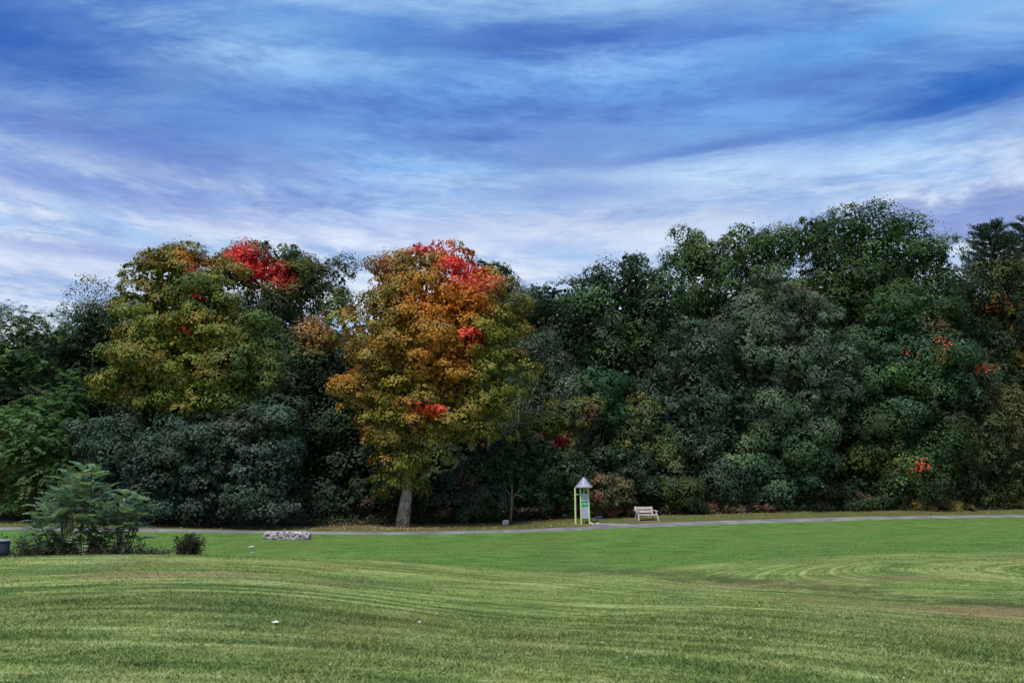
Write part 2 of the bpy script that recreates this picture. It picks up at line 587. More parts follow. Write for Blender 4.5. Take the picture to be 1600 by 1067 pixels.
crest_w = np.array([P(*q) for q in CREST])
path_w = np.array([P(*q) for q in PATHC])
EDGE = np.array([P(*q) for q in [(-500, 815, 50), (0, 813, 50.5), (200, 818, 48.6), (450, 818, 50), (600, 818, 51.5), (800, 815, 52.5), (950, 807, 53.5),
                                 (1050, 803, 54.5), (1200, 798, 56.5), (1400, 797, 58.8), (1600, 797, 60.5), (2000, 797, 63)]])
GULLY = np.array([(-1.0, 22.6), (2.5, 22), (5.2, 20), (7.9, 16.5), (9.6, 13.5), (12.5, 9.5)])


def seg_dist(x, y, poly):
    d = np.full(np.shape(x), 1e9)
    for (ax, ay), (bx, by) in zip(poly[:-1], poly[1:]):
        vx, vy = bx - ax, by - ay
        t = np.clip(((x - ax) * vx + (y - ay) * vy) / (vx * vx + vy * vy), 0, 1)
        d = np.minimum(d, np.hypot(x - ax - t * vx, y - ay - t * vy))
    return d


BARE_AND_SHADE = [(P(262, 903, 14.3), 1.5, 0.55, 1.0), (P(350, 902, 14.4), 0.7, 0.4, 0.8), (P(1555, 956, 13.2), 1.5, 0.9, 1.0), (P(1490, 950, 14), 1.2, 0.6, 0.6), (P(1130, 915, 18.6), 1.6, 0.5, 0.6),
        (P(1400, 905, 18.5), 1.8, 0.4, 0.45), (P(628, 825, 49), 1.6, 0.9, 0.9), (P(455, 847, 39.5), 1.8, 0.5, 0.8), (P(914, 819, 49.8), 1.1, 0.8, 0.6), (P(1010, 813, 51.2), 0.9, 0.7, 0.5)]  # last two: contact shade under station and bench, painted in as brown patches


def ground_attrs(x, y, rnd=None):
    n = len(x)
    yb = np.interp(x, crest_w[:, 0], crest_w[:, 1])
    yp = np.interp(x, path_w[:, 0], path_w[:, 1])
    ye = np.interp(x, EDGE[:, 0], EDGE[:, 1])
    zone = np.stack([sm(y - yb, -0.9, 0.9), sm(y - yp, -0.6, 0.6), sm(y - ye, -0.8, 0.8)], 1)
    sp = np.log1p(np.exp(np.clip((x + 0.5) * 0.9, -30, 30))) / 0.9
    f1 = y + 0.95 * sp
    f2 = np.hypot((x - 26.0) * 0.30, (y - 19.3) * 1.25) * 6.0
    gy = np.interp(x, GULLY[:, 0], GULLY[:, 1])
    k = sm(y - gy, -0.4, 0.6) * sm(x, 0.5, 3.0)
    f = f1 * (1 - k) + (f2 + 40) * k
    g = x - 0.5 * (y - 10) * sm(x, -2, 4)
    f3 = np.hypot(x + 1.5, y - 3.2)
    stripe = np.stack([f, g, f3], 1)
    bare = np.zeros(n)  # bare earth, plus the contact shade painted at station and bench
    for c_, rx, ry, k_ in BARE_AND_SHADE:
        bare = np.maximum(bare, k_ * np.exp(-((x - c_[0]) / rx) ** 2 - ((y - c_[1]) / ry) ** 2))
    seam = np.exp(-(seg_dist(x, y, GULLY) / 0.8) ** 2) * sm(x, -1, 3)
    wear_and_shade = np.stack([bare, np.full(n, 0.5) if rnd is None else rnd, seam], 1)
    return {'zone': ('POINT', 'FLOAT_VECTOR', zone), 'stripe': ('POINT', 'FLOAT_VECTOR', stripe), 'wear_and_shade': ('POINT', 'FLOAT_VECTOR', wear_and_shade)}


def grow(a, b, d0, k):
    out, d = [], d0
    v = a
    while v < b:
        d *= k
        v += d
        out.append(v)
    return out


xs = list(np.arange(-42, 42.01, 0.4))
xs = [-v for v in reversed(grow(42, 1500, 0.6, 1.35))] + xs + grow(42, 1500, 0.6, 1.35)
ys = list(np.arange(-30, 3, 1.5)) + list(np.arange(3, 30, 0.22)) + list(np.arange(30, 76, 0.5))
ys = [-v for v in reversed(grow(31, 1500, 2, 1.6))] + ys + grow(76, 1800, 0.8, 1.35)
XX, YY = np.meshgrid(np.array(xs), np.array(ys))
gx, gy_ = XX.ravel(), YY.ravel()
gzv = ground(gx, gy_)
gzv = gzv + 0.005 * np.sin(gx * 2.3 + 1.7 * np.sin(gy_ * 0.9)) * np.sin(gy_ * 1.9 + np.sin(gx * 1.1))
nx, ny = len(xs), len(ys)
ii = (np.arange(ny - 1)[:, None] * nx + np.arange(nx - 1)[None, :]).ravel()
gf = np.stack([ii, ii + 1, ii + nx + 1, ii + nx], 1)
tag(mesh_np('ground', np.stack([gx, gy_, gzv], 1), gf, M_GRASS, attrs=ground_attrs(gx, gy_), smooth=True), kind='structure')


# paved path with slightly ragged edges, laid on the ground
def smooth_line(pts, step=0.5):
    pts = np.array(pts)[:, :2]
    d = np.concatenate([[0], np.cumsum(np.hypot(*np.diff(pts, axis=0).T))])
    s = np.arange(0, d[-1], step)
    out = np.stack([np.interp(s, d, pts[:, 0]), np.interp(s, d, pts[:, 1])], 1)
    for _ in range(12):
        out[1:-1] = (out[:-2] + out[1:-1] * 2 + out[2:]) / 4
    return out


def ribbon(name, line, width, mat, lift, cross=7, jit=0.05):
    t = np.gradient(line, axis=0)
    t /= np.hypot(t[:, 0], t[:, 1])[:, None]
    nrm = np.stack([-t[:, 1], t[:, 0]], 1)
    V, n = [], len(line)
    rg = np.random.default_rng(5)
    jl, jr = rg.normal(0, jit, n), rg.normal(0, jit, n)
    for j in range(cross):
        u = (j / (cross - 1) - 0.5) * width
        off = u + (jl if j == 0 else jr if j == cross - 1 else 0)
        p = line + nrm * (off * np.ones(n))[:, None]
        z = ground(p[:, 0], p[:, 1]) + lift - (0.05 if j in (0, cross - 1) else 0)
        V.append(np.stack([p[:, 0], p[:, 1], z], 1))
    V = np.concatenate(V)
    idx = (np.arange(cross - 1)[:, None] * n + np.arange(n - 1)[None, :]).ravel()
    return mesh_np(name, V, np.stack([idx, idx + 1, idx + n + 1, idx + n], 1), mat, smooth=True)


m, t, out = new_mat('asphalt')
pos = t.node('ShaderNodeNewGeometry').outputs['Position']
n1, n2 = t.noise(pos, 0.8, 5, 0.6), t.noise(pos, 26.0, 4, 0.7)
c = t.mix(t.step(n1, 0.3, 0.7), (0.12, 0.112, 0.116), (0.23, 0.22, 0.225))
c = t.mix(1.0, c, t.mix(n2, (0.65, 0.65, 0.65), (1.35, 1.35, 1.35)), 'MULTIPLY')
principled(t, out, c, 0.8, 0.2, 0, n2, 0.4, 0.01)
M_PATH = m
pline = smooth_line(path_w)
tag(ribbon('path', pline, 1.85, M_PATH, 0.045), kind='structure')
spur = smooth_line([P(925, 819.8, 49.6), P(945, 820.3, 49.5), P(965, 821, 49.3), P(990, 821.6, 49.0)], 0.25)
tag(ribbon('station_pad', spur, 0.9, M_PATH, 0.05, 5, 0.04), kind='structure')


# ------------------------------------------------------------------ grass blades (stuff)
def blades(name, count, ymin, ymax, hmin, hmax, wid, seed, keep=None):
    rg = np.random.default_rng(seed)
    y = np.sqrt(rg.uniform(ymin ** 2, ymax ** 2, count))
    x = (rg.uniform(-1, 1, count)) * (0.70 * y * 1.06 + 0.8)
    if keep is not None:
        k = keep(x, y, rg)
        x, y = x[k], y[k]
    n = len(x)
    z = ground(x, y)
    rnd = rg.random(n)
    h = rg.uniform(hmin, hmax, n)
    a = rg.uniform(0, 2 * math.pi, n)
    lean = rg.uniform(0.7, 2.2, n) * h
    la = rg.uniform(0, 2 * math.pi, n)
    wv = wid * rg.uniform(0.7, 1.4, n)
    bx, by = np.cos(a) * wv / 2, np.sin(a) * wv / 2
    b0 = np.stack([x - bx, y - by, z - 0.01], 1)
    b1 = np.stack([x + bx, y + by, z - 0.01], 1)
    tp = np.stack([x + np.cos(la) * lean, y + np.sin(la) * lean, z + h], 1)
    V = np.stack([b0, b1, tp], 1).reshape(-1, 3)
    F = np.arange(3 * n).reshape(-1, 3)
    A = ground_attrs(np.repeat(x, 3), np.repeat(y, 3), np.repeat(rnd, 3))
    o = mesh_np(name, V, F, M_GRASS, attrs=A)
    return tag(o, kind='stuff')


blades('mown_grass', 250000, 5.4, 11.5, 0.012, 0.034, 0.010, 1)
blades('mown_grass', 112000, 11.5, 23.5, 0.012, 0.030, 0.016, 2,
       lambda x, y, r: y < np.interp(x, crest_w[:, 0], crest_w[:, 1]) + 0.2)


def on_far(x, y, r):
    return (y > np.interp(x, crest_w[:, 0], crest_w[:, 1]) - 0.2) & (np.abs(y - np.interp(x, path_w[:, 0], path_w[:, 1])) > 1.35) & \
           (y < np.interp(x, EDGE[:, 0], EDGE[:, 1]) + 1)


blades('meadow_grass', 105000, 21, 68, 0.015, 0.045, 0.026, 3, on_far)

# ------------------------------------------------------------------ foliage
UP = np.array([0, 0, 1.0])


def unit(v):
    return v / np.maximum(np.linalg.norm(v, axis=-1, keepdims=True), 1e-9)


def rand_dirs(rg, n):
    return unit(rg.normal(size=(n, 3)))


def leaf_quads(c, nrm, tang, ln, wd, fold=0.18):
    """diamond leaves: centres (n,3), normals, tangents, length and width (n,)"""
    side = unit(np.cross(nrm, tang))
    tang = np.cross(side, nrm)
    ln, wd = ln[:, None], wd[:, None]
    a = c - tang * ln * 0.5
    b = c + side * wd * 0.5 - nrm * ln * fold + tang * ln * 0.06
    d = c + tang * ln * 0.5 - nrm * ln * fold * 0.8
    e = c - side * wd * 0.5 - nrm * ln * fold + tang * ln * 0.06
    V = np.stack([a, b, d, e], 1).reshape(-1, 3)
    F = np.arange(len(V)).reshape(-1, 4)
    return V, F


def clump_centres(rg, lobes, R, dens=1.0, under=0.5, back=0.35):
    """clump centres over the union of ellipsoid lobes; lobes (cx,cy,cz,rx,ry,rz)"""
    C, O = [], []
    L = np.array(lobes)
    for i, (cx, cy, cz, rx, ry, rz) in enumerate(L):
        rm = (rx * ry * rz) ** (1 / 3)
        n = max(7, int(dens * 4 * math.pi * rm * rm / (R * R * 2.3)))
        k = np.arange(n) + rg.random()
        ph = k * 2.399963 + rg.random() * 6.28
        z = 1 - 2 * (k + 0.5) / (n + 1)
        s = np.sqrt(np.maximum(0, 1 - z * z))
        d = unit(np.stack([s * np.cos(ph), s * np.sin(ph), z], 1) + rg.normal(0, 0.2, (n, 3)))
        rr = rg.uniform(0.68, 1.10, n)[:, None]
        p = np.array([cx, cy, cz]) + d * np.maximum(np.array([rx, ry, rz]) - R * 0.35, R * 0.2) * rr
        keep = np.ones(n, bool)
        keep &= ~((d[:, 2] < -0.5) & (rg.random(n) > under))
        keep &= ~((d[:, 1] > 0.35) & (rg.random(n) > back))
        for j, q in enumerate(L):
            if j != i:
                e = (((p - q[:3]) / q[3:]) ** 2).sum(1)
                keep &= e > 0.42
        C.append(p[keep])
        O.append(d[keep])
    return np.concatenate(C), np.concatenate(O)


def jitter_col(rg, col, n, v=0.22, hue=0.10):
    k = np.exp(rg.normal(0, v, (n, 1)))
    h = np.exp(rg.normal(0, hue, (n, 3)))
    return np.clip(col * k * h, 0.004, 0.9)


def crown_mesh(rg, lobes, R, n_leaf, size, colour, fill=0.16, flat=0.75, sub=16, droop=0.25, dens=1.0, sprig=0.06, frond=False, under=0.5, back=0.35, upw=0.75, var=0.36, shelf=1.0):
    """colour(points, rg) -> base colour per clump. Returns verts, faces, colours"""
    C, O = clump_centres(rg, lobes, R, dens, under, back)
    nc = len(C)
    ax = unit(O + UP * upw + rg.normal(0, 0.18, (nc, 3)))
    rad = R * np.clip(np.exp(rg.normal(0, var, nc)), 0.55, 1.8)
    # small outlying tufts that break the outline
    if not frond:
        kx = np.where((O[:, 2] > -0.35) & (rg.random(nc) < 0.62))[0]
        kx = np.concatenate([kx, kx[rg.random(len(kx)) < 0.5]])
        ex = unit(O[kx] + rg.normal(0, 0.45, (len(kx), 3)) + UP * 0.25)
        C = np.concatenate([C, C[kx] + ex * (rad[kx] * rg.uniform(0.60, 0.98, len(kx)))[:, None] * np.array([shelf, 1, flat + 0.1])])
        ax = np.concatenate([ax, unit(ex + UP * 0.5)])
        rad = np.concatenate([rad, R * rg.uniform(0.22, 0.48, len(kx))])
        nc = len(C)
    ccol = jitter_col(rg, colour(C, rg), nc, 0.20, 0.05)
    # tufts over each clump's upper dome
    nsub = np.maximum(3, (sub * (rad / R) ** 2).astype(int))
    ci = np.repeat(np.arange(nc), nsub)
    ns = len(ci)
    d = rand_dirs(rg, ns)
    dn = (d * ax[ci]).sum(1)
    low = dn < -0.15
    d[low] -= 2 * (dn[low])[:, None] * ax[ci][low]
    sc = C[ci] + d * rad[ci][:, None] * np.array([shelf, 1, flat]) * rg.uniform(0.80, 1.06, (ns, 1))
    scol = jitter_col(rg, colour.spots(ccol[ci], sc, rg), ns, 0.08, 0.03)
    m = max(2, int(round(n_leaf * (1 - fill) / ns)))
    si = np.repeat(np.arange(ns), m)
    n = len(si)
    sp = (rad[ci] * 0.19)[si][:, None]
    off = rg.normal(0, 1, (n, 3)) * sp
    off -= d[si] * (off * d[si]).sum(1)[:, None] * 0.5
    out = rg.random(n) < sprig
    off[out] *= 1.8
    c = sc[si] + off
    nr = unit(d[si] * 0.9 + UP * 0.22 + off / sp * 0.10 + rg.normal(0, 0.15, (n, 3)))
    tg = unit(d[si] * 0.5 + rand_dirs(rg, n) * 0.9 - UP * droop)
    ln = size * np.exp(rg.normal(0, 0.22, n))
    col = jitter_col(rg, scol[si], n, 0.09, 0.04)
    Vs, Fs, Cs = [], [], []
    if frond:
        # pinnate: a drooping midrib with leaflet pairs
        k = 5
        fl = ln * 3.2
        base = c
        tt = unit(tg * np.array([1, 1, 0.35]) + UP * 0.12)
        for j in range(k):
            u = (j + 0.7) / k
            pc = base + tt * (fl * u)[:, None] - UP * (fl * u * u * 0.5)[:, None]
            sd = unit(np.cross(tt, UP) + 1e-6)
            for s in (-1, 1):
                lt = unit(sd * s * 1.0 + tt * 0.45 - UP * (0.45 + 0.4 * u))
                q = pc + lt * (ln * 0.5)[:, None]
                nn = unit(UP + d[si] * 0.8 + rg.normal(0, 0.25, (n, 3)))
                V, F = leaf_quads(q, nn, lt, ln * (1.15 - 0.5 * abs(u - 0.45)), ln * 0.46, 0.1)
                Fs.append(F + sum(len(v) for v in Vs))
                Vs.append(V)
                Cs.append(col)
    else:
        V, F = leaf_quads(c, nr, tg, ln, ln * rg.uniform(0.66, 0.95, n), 0.07)
        Vs.append(V)
        Fs.append(F)
        Cs.append(col)
    # inner leaves
    nf = int(n_leaf * fill / (2.5 if frond else 1))
    if nf:
        L = np.array(lobes)
        vol = L[:, 3] * L[:, 4] * L[:, 5]
        li = rg.choice(len(L), nf, p=vol / vol.sum())
        q = L[li, :3] + rand_dirs(rg, nf) * L[li, 3:] * (rg.uniform(0.1, 0.72, nf) ** 0.7)[:, None]
        fc = jitter_col(rg, colour.spots(colour(q, rg), q, rg), nf, 0.15, 0.05)
        V, F = leaf_quads(q, unit(rand_dirs(rg, nf) + UP * 0.8), rand_dirs(rg, nf), np.full(nf, size * 2.4), np.full(nf, size * 1.9))
        Fs.append(F + sum(len(v) for v in Vs))
        Vs.append(V)
        Cs.append(fc)
    return np.concatenate(Vs), np.concatenate(Fs), np.concatenate(Cs)


def palette(base, patches=(), Y=50, mix=0.5):
    """base: list of (rgb, weight) mixed clump by clump; patches: (px, py, rx, ry, rgb, amount[, part]) soft spots of another leaf colour"""
    cols = np.array([b[0] for b in base], float)
    ws = np.array([b[1] for b in base], float)
    ws /= ws.sum()
    pw = []
    for q in patches:
        c = P(q[0], q[1], Y)
        pw.append((c, q[2] * mpp(q[1], Y), q[3] * mpp(q[1], Y), np.array(q[4], float), q[5]))

    def f(p, rg):
        n = len(p)
        a = cols[rg.choice(len(cols), n, p=ws)]
        b = cols[rg.choice(len(cols), n, p=ws)]
        u = rg.random((n, 1))
        return a * u + b * (1 - u)

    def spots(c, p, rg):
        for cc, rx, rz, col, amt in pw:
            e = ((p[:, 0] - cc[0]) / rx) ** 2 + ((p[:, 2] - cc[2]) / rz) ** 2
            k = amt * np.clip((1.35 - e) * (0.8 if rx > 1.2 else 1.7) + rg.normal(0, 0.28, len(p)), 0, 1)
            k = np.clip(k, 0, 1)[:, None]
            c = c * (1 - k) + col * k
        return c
    f.spots = spots
    return f


def limbs(mb, base, lobes, r0, rg, n_side=3, fork=0.35, wob=0.12):
    """trunk and limbs from the foot to the lobes' middles"""
    L = sorted(lobes, key=lambda l: -l[2])
    top = np.array(L[0][:3])
    zt = base[2]
    H = top[2] - base[2]
    ctr = np.array([np.mean([l[0] for l in lobes]), np.mean([l[1] for l in lobes])])
    pts, rad = [], []
    for i in range(8):
        u = i / 7
        xy = (1 - u) ** 1.0 * base[:2] + u * (top[:2] * 0.6 + ctr * 0.4)
        pts.append((xy[0] + rg.normal(0, 0.015 * H * u), xy[1] + rg.normal(0, 0.015 * H * u), zt - 0.15 + u * (H + 0.15)))
        rad.append(r0 * ((1 - u) ** 0.8 * 0.95 + 0.06) * (1.35 if i == 0 else 1))
    mb.tube(pts, rad, 9, wob=wob, seed=int(rg.integers(1e6)))
    pa = np.array(pts)
    for l in lobes:
        c = np.array(l[:3])
        h0 = fork * H + rg.uniform(0, 0.2) * H
        if c[2] < zt + h0:
            h0 = max(0.12 * H, (c[2] - zt) * 0.5)
        s = np.array([np.interp(zt + h0, pa[:, 2], pa[:, k]) for k in range(3)])
        rr = r0 * 0.42
        mid = (s + c) / 2 + np.array([0, 0, 0.08 * H])
        q = [s, s * 0.6 + mid * 0.4, mid, mid * 0.4 + c * 0.6, c]
        mb.tube(q, [rr, rr * 0.8, rr * 0.6, rr * 0.42, rr * 0.2], 6, wob=0.1)
        for _ in range(n_side):
            d = rand_dirs(rg, 1)[0]
            d[2] = abs(d[2]) * 0.8
            e = c + d * np.array(l[3:]) * 0.85
            mb.tube([mid * 0.3 + c * 0.7, (c + e) / 2 + np.array([0, 0, 0.1]), e], [rr * 0.35, rr * 0.22, rr * 0.08], 5)


TRI = [0]


def lobes_world(lobes, Y, depth=0.75):
    out = []
    for q in lobes:
        px, py, rx, ry = q[:4]
        yy = Y + (q[4] if len(q) > 4 else 0)
        c = P(px, py, yy)
        k = mpp(py, yy)
        rd = min(rx, ry) * k * depth if len(q) < 6 else q[5]
        out.append((c[0], c[1], c[2], rx * k, max(rd, 0.3), ry * k))
    return out


SEED = [100]


def plant(name, label, cat, Y, lobes, pal, n, size=0.22, R=0.9, base=None, r0=0.3, bark=None, group=None, stems=0, depth=0.75, patches=(), crown='crown', shift=True, **kw):
    """a tree or shrub: Empty at its foot > trunk (or stems) + crown"""
    SEED[0] += 1
    rg = np.random.default_rng(SEED[0])
    if shift:
        Y += 4.5 * float(sm(np.mean([q[0] for q in lobes]), 950, 1150))
    R *= 1.2 if not stems else 1.1
    if cat == 'tree' and name == 'oak_tree':
        R *= 1.16
        kw.setdefault('dens', 0.85)
        kw.setdefault('flat', 0.68)
    if n < 70000 and not kw.get('frond'):
        size, n = size * 0.84, int(n * 1.12)
    if shift and cat == 'tree' and np.mean([q[0] for q in lobes]) > 950:
        lobes = [(q[0], q[1], q[2] * 0.97, q[3] * 1.02) + tuple(q[4:]) for q in lobes]
    LW = lobes_world(lobes, Y, depth)
    if base is None:
        bx = np.mean([l[0] for l in LW])
    else:
        bx = P(base, 815, Y)[0]
    foot = np.array([bx, Y, gz(bx, Y)])
    root = empty(name, foot)
    tag(root, label, cat, group)
    mb = MB()
    if stems:
        for l in LW:
            for _ in range(stems):
                s = foot + np.array([rg.normal(0, 0.25 * l[3]), rg.normal(0, 0.2 * l[4]), -0.1])
                s[2] = gz(s[0], s[1]) - 0.1
                e = np.array(l[:3]) + rand_dirs(rg, 1)[0] * np.array(l[3:]) * 0.7
                mid = s * 0.5 + e * 0.5 + np.array([0, 0, 0.1])
                mb.tube([s, mid, e], [r0, r0 * 0.7, r0 * 0.25], 5)
        mb.build('stems', bark or M_BARK, root, True, foot)
    else:
        limbs(mb, foot, LW, r0, rg)
        mb.build('trunk', bark or M_BARK, root, True, foot)
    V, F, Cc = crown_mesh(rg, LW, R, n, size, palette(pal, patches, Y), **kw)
    TRI[0] += len(F) * 2
    o = mesh_np(crown, V, F, M_LEAF, root, {'leaf_colour': ('FACE', 'FLOAT_COLOR', np.concatenate([Cc, np.ones((len(Cc), 1))], 1))}, origin=foot)
    return root


# leaf pigments (linear)
DKG = (0.029, 0.052, 0.018)
BLG = (0.026, 0.046, 0.026)
GRY = (0.100, 0.132, 0.078)
MIDG = (0.070, 0.118, 0.028)
OAK = (0.042, 0.080, 0.022)
OAK2 = (0.072, 0.122, 0.040)
OLV = (0.215, 0.160, 0.030)
OLG = (0.155, 0.176, 0.030)
YEL = (0.31, 0.22, 0.032)
ORG = (0.58, 0.185, 0.020)
RST = (0.36, 0.165, 0.032)
RED = (0.68, 0.045, 0.040)
SCA = (0.70, 0.090, 0.045)
CRM = (0.26, 0.012, 0.030)
BRN = (0.085, 0.055, 0.030)
YGR = (0.13, 0.135, 0.032)

# ---- the two maples in front
plant('maple_tree', 'tall maple turning orange and scarlet, bare pale trunk by the path', 'tree', 49.5,
      [(675, 450, 88, 66), (620, 520, 88, 70, 0.5), (735, 505, 82, 90, 0.5), (675, 545, 98, 84, -1.0), (590, 600, 66, 70), (760, 600, 66, 78, 0.3), (675, 632, 108, 70, -1),
       (638, 700, 62, 40, -0.5), (740, 668, 62, 34), (628, 752, 44, 32), (606, 684, 30, 34), (690, 400, 48, 26, 0.8), (615, 430, 40, 36, 0.6)],
      [(OLV, 5), (RST, 1.6), (OLG, 2.2), (YEL, 0.8)], 92000, 0.15, 0.62, base=628, r0=0.35, bark=M_MAPLE_BARK, fill=0.10, flat=0.52, upw=1.1, dens=0.82, var=0.26, shelf=1.25,
      patches=[(800, 600, 60, 130, OLG, 0.9), (690, 740, 130, 55, OLG, 0.75), (690, 480, 60, 60, ORG, 0.85), (650, 560, 50, 40, RST, 0.5), (700, 575, 45, 45, ORG, 0.6), (735, 480, 40, 25, ORG, 0.9),
               (560, 610, 45, 40, RST, 0.45), (600, 430, 60, 40, RST, 0.7), (722, 420, 34, 30, RED, 1.3), (676, 386, 48, 15, RED, 1.1), (600, 418, 18, 10, CRM, 0.5), (745, 450, 38, 14, SCA, 0.9),
               (738, 535, 18, 13, SCA, 1.1), (678, 645, 26, 10, SCA, 1.3), (655, 665, 14, 14, RST, 0.9), (540, 590, 22, 16, ORG, 0.5), (755, 700, 18, 10, ORG, 0.7)])
plant('maple_tree', 'olive green maple with a few tiny orange sprigs, rising from a dark bush', 'tree', 50,
      [(268, 432, 70, 52), (240, 490, 58, 55), (325, 480, 56, 54, 0.4), (378, 540, 52, 66, 0.8), (290, 540, 92, 62, -1), (230, 580, 66, 56, -0.4), (350, 595, 84, 60, -0.6),
       (195, 615, 44, 30), (280, 625, 66, 44, -0.8), (265, 400, 36, 22), (345, 425, 26, 26, 0.8)],
      [(OLG, 4), (OLV, 2.4), (MIDG, 1.6)], 78000, 0.15, 0.64, base=280, r0=0.45, fill=0.10, flat=0.52, upw=1.1, dens=0.82, var=0.26, shelf=1.25,
      patches=[(410, 560, 50, 110, MIDG, 0.85), (265, 405, 80, 30, OLV, 0.5), (310, 412, 20, 12, ORG, 0.8), (313, 432, 8, 7, SCA, 1), (305, 523, 9, 4.5, SCA, 1.2), (318, 468, 7, 6, SCA, 1), (394, 474, 8, 6, SCA, 0.9),
               (280, 668, 36, 14, YEL, 0.7), (225, 552, 40, 18, YEL, 0.35), (350, 545, 50, 14, YEL, 0.35)])

# ---- the left side
plant('walnut_tree', 'drooping dark green tree with layered fronds, at the left edge of the wood', 'tree', 53,
      [(-60, 560, 110, 85), (40, 535, 72, 58), (85, 520, 42, 34), (50, 600, 70, 50, -0.5), (-70, 680, 100, 80)],
      [((0.058, 0.112, 0.026), 3), (DKG, 2), ((0.085, 0.14, 0.034), 1)], 4300, 0.20, 0.95, base=20, frond=True, fill=0.5, upw=1.2)
plant('walnut_tree', 'brighter green frond tree under the dark walnut, left of the big bush', 'tree', 50.5,
      [(70, 665, 52, 50), (40, 720, 66, 60), (95, 730, 40, 55), (20, 660, 40, 40)],
      [((0.075, 0.150, 0.042), 3), ((0.055, 0.112, 0.032), 2)], 3000, 0.19, 0.8, base=60, frond=True, fill=0.4, upw=1.2,
      patches=[(10, 720, 40, 70, YGR, 0.6)])
plant('hawthorn_tree', 'dark rounded tree filling the gap left of the olive maple', 'tree', 57,
      [(150, 545, 56, 60), (120, 620, 60, 55), (175, 620, 50, 60), (150, 500, 36, 24), (240, 650, 60, 50)], [(DKG, 3), (BLG, 2)], 15000, 0.22, 0.8, base=150, fill=0.25)
plant('thin_tree', 'thin nearly leafless tree top against the sky, left of the olive maple', 'tree', 66,
      [(140, 460, 36, 28), (160, 490, 30, 26), (120, 480, 20, 22)], [((0.10, 0.10, 0.055), 2), ((0.06, 0.075, 0.03), 2), (BRN, 1)], 1700, 0.17, 0.75, base=145, r0=0.12, fill=0.0, sprig=0.35,
      patches=[(182, 468, 14, 22, CRM, 0.9)], bark=M_PALE_BARK)
plant('large_bush', 'broad blue green bush with layered sprays beneath the olive maple', 'bush', 47.8,
      [(300, 715, 110, 62), (400, 700, 66, 66, 0.3), (215, 715, 70, 56, 0.3), (380, 760, 78, 46, -0.5), (290, 770, 90, 40, -0.4), (165, 690, 44, 46, 0.8), (430, 650, 40, 36, 1), (205, 785, 56, 30), (300, 800, 90, 20, -0.3), (400, 796, 64, 22, -0.3)],
      [((0.046, 0.078, 0.052), 3), ((0.034, 0.060, 0.038), 3), ((0.066, 0.092, 0.064), 1)], 36000, 0.20, 0.66, base=310, r0=0.07, stems=3, flat=0.55, droop=0.3, upw=1.4, fill=0.14,
      patches=[(390, 660, 40, 20, (0.10, 0.09, 0.06), 0.5)])
plant('maple_tree', 'olive crowned maple with one big scarlet patch, behind the olive green maple', 'tree', 62,
      [(420, 420, 58, 42), (390, 430, 40, 40, -1), (450, 455, 50, 50), (400, 500, 60, 50), (470, 430, 30, 30, 1), (360, 410, 24, 18)],
      [(OLV, 1.2), (OLG, 1.6), ((0.06, 0.075, 0.03), 3)], 26000, 0.21, 0.85, base=420, fill=0.07, back=0.4,
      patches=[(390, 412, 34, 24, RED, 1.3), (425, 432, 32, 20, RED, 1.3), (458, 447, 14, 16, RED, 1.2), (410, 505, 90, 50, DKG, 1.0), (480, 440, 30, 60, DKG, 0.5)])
plant('locust_tree', 'airy green tree with drooping tufts in the gap between the maples', 'tree', 64,
      [(480, 450, 40, 45), (535, 430, 20, 30), (515, 480, 34, 40), (478, 420, 24, 22)], [(MIDG, 3), ((0.07, 0.09, 0.04), 2)], 9000, 0.21, 0.75, base=500, r0=0.2, fill=0.03, sprig=0.2)
plant('oak_tree', 'very dark tree with a rusty orange shoulder, between the two maples', 'tree', 58,
      [(500, 560, 58, 62), (470, 620, 60, 66), (540, 640, 66, 76), (500, 720, 76, 70), (580, 740, 60, 66), (430, 560, 40, 60, 1)],
      [(BLG, 4), (DKG, 3)], 26000, 0.23, 0.95, base=520, fill=0.25, patches=[(500, 522, 30, 38, RST, 0.9), (488, 480, 14, 8, SCA, 0.7)])
plant('oak_tree', 'dark tree peeping over the right shoulder of the orange maple', 'tree', 66,
      [(765, 430, 36, 30), (780, 470, 34, 40), (750, 500, 60, 60)], [(DKG, 3), ((0.03, 0.05, 0.028), 2)], 11000, 0.23, 0.85, base=765, fill=0.18)

# ---- middle
plant('willow_tree', 'grey green fine leaved tree against the right side of the orange maple', 'tree', 57,
      [(835, 560, 40, 50), (860, 610, 44, 60), (835, 660, 46, 60), (880, 670, 40, 50)], [((0.085, 0.115, 0.075), 3), ((0.055, 0.085, 0.050), 3)], 20000, 0.15, 0.62, base=845, r0=0.15, bark=M_PALE_BARK, flat=0.9, droop=0.6, fill=0.12)
plant('oak_tree', 'dark low topped tree right of the maple, under the palest sky', 'tree', 63,
      [(860, 478, 58, 40), (910, 470, 34, 30), (830, 490, 44, 44), (900, 520, 56, 60), (860, 570, 60, 70), (910, 620, 60, 70)], [(DKG, 3), (BLG, 3)], 20000, 0.24, 0.95, base=870, fill=0.22)
plant('oak_tree', 'dark broad tree with a wispy pointed top, left of the tall oaks', 'tree', 61,
      [(985, 450, 44, 42), (950, 500, 56, 60), (1020, 520, 50, 70), (985, 580, 70, 80), (960, 650, 60, 70), (987, 415, 16, 18), (940, 440, 30, 24), (1025, 445, 34, 34), (1005, 480, 60, 50)],
      [(OAK, 3), (BLG, 3), ((0.045, 0.072, 0.034), 1)], 26000, 0.23, 0.95, base=985, fill=0.2)
plant('young_tree', 'fresh green young tree in front of the dark trees, above the green kiosk', 'tree', 56,
      [(940, 605, 32, 36), (925, 640, 26, 30), (955, 640, 26, 30)], [((0.045, 0.105, 0.040), 3), ((0.034, 0.080, 0.032), 2)], 7500, 0.19, 0.6, base=935, r0=0.1)

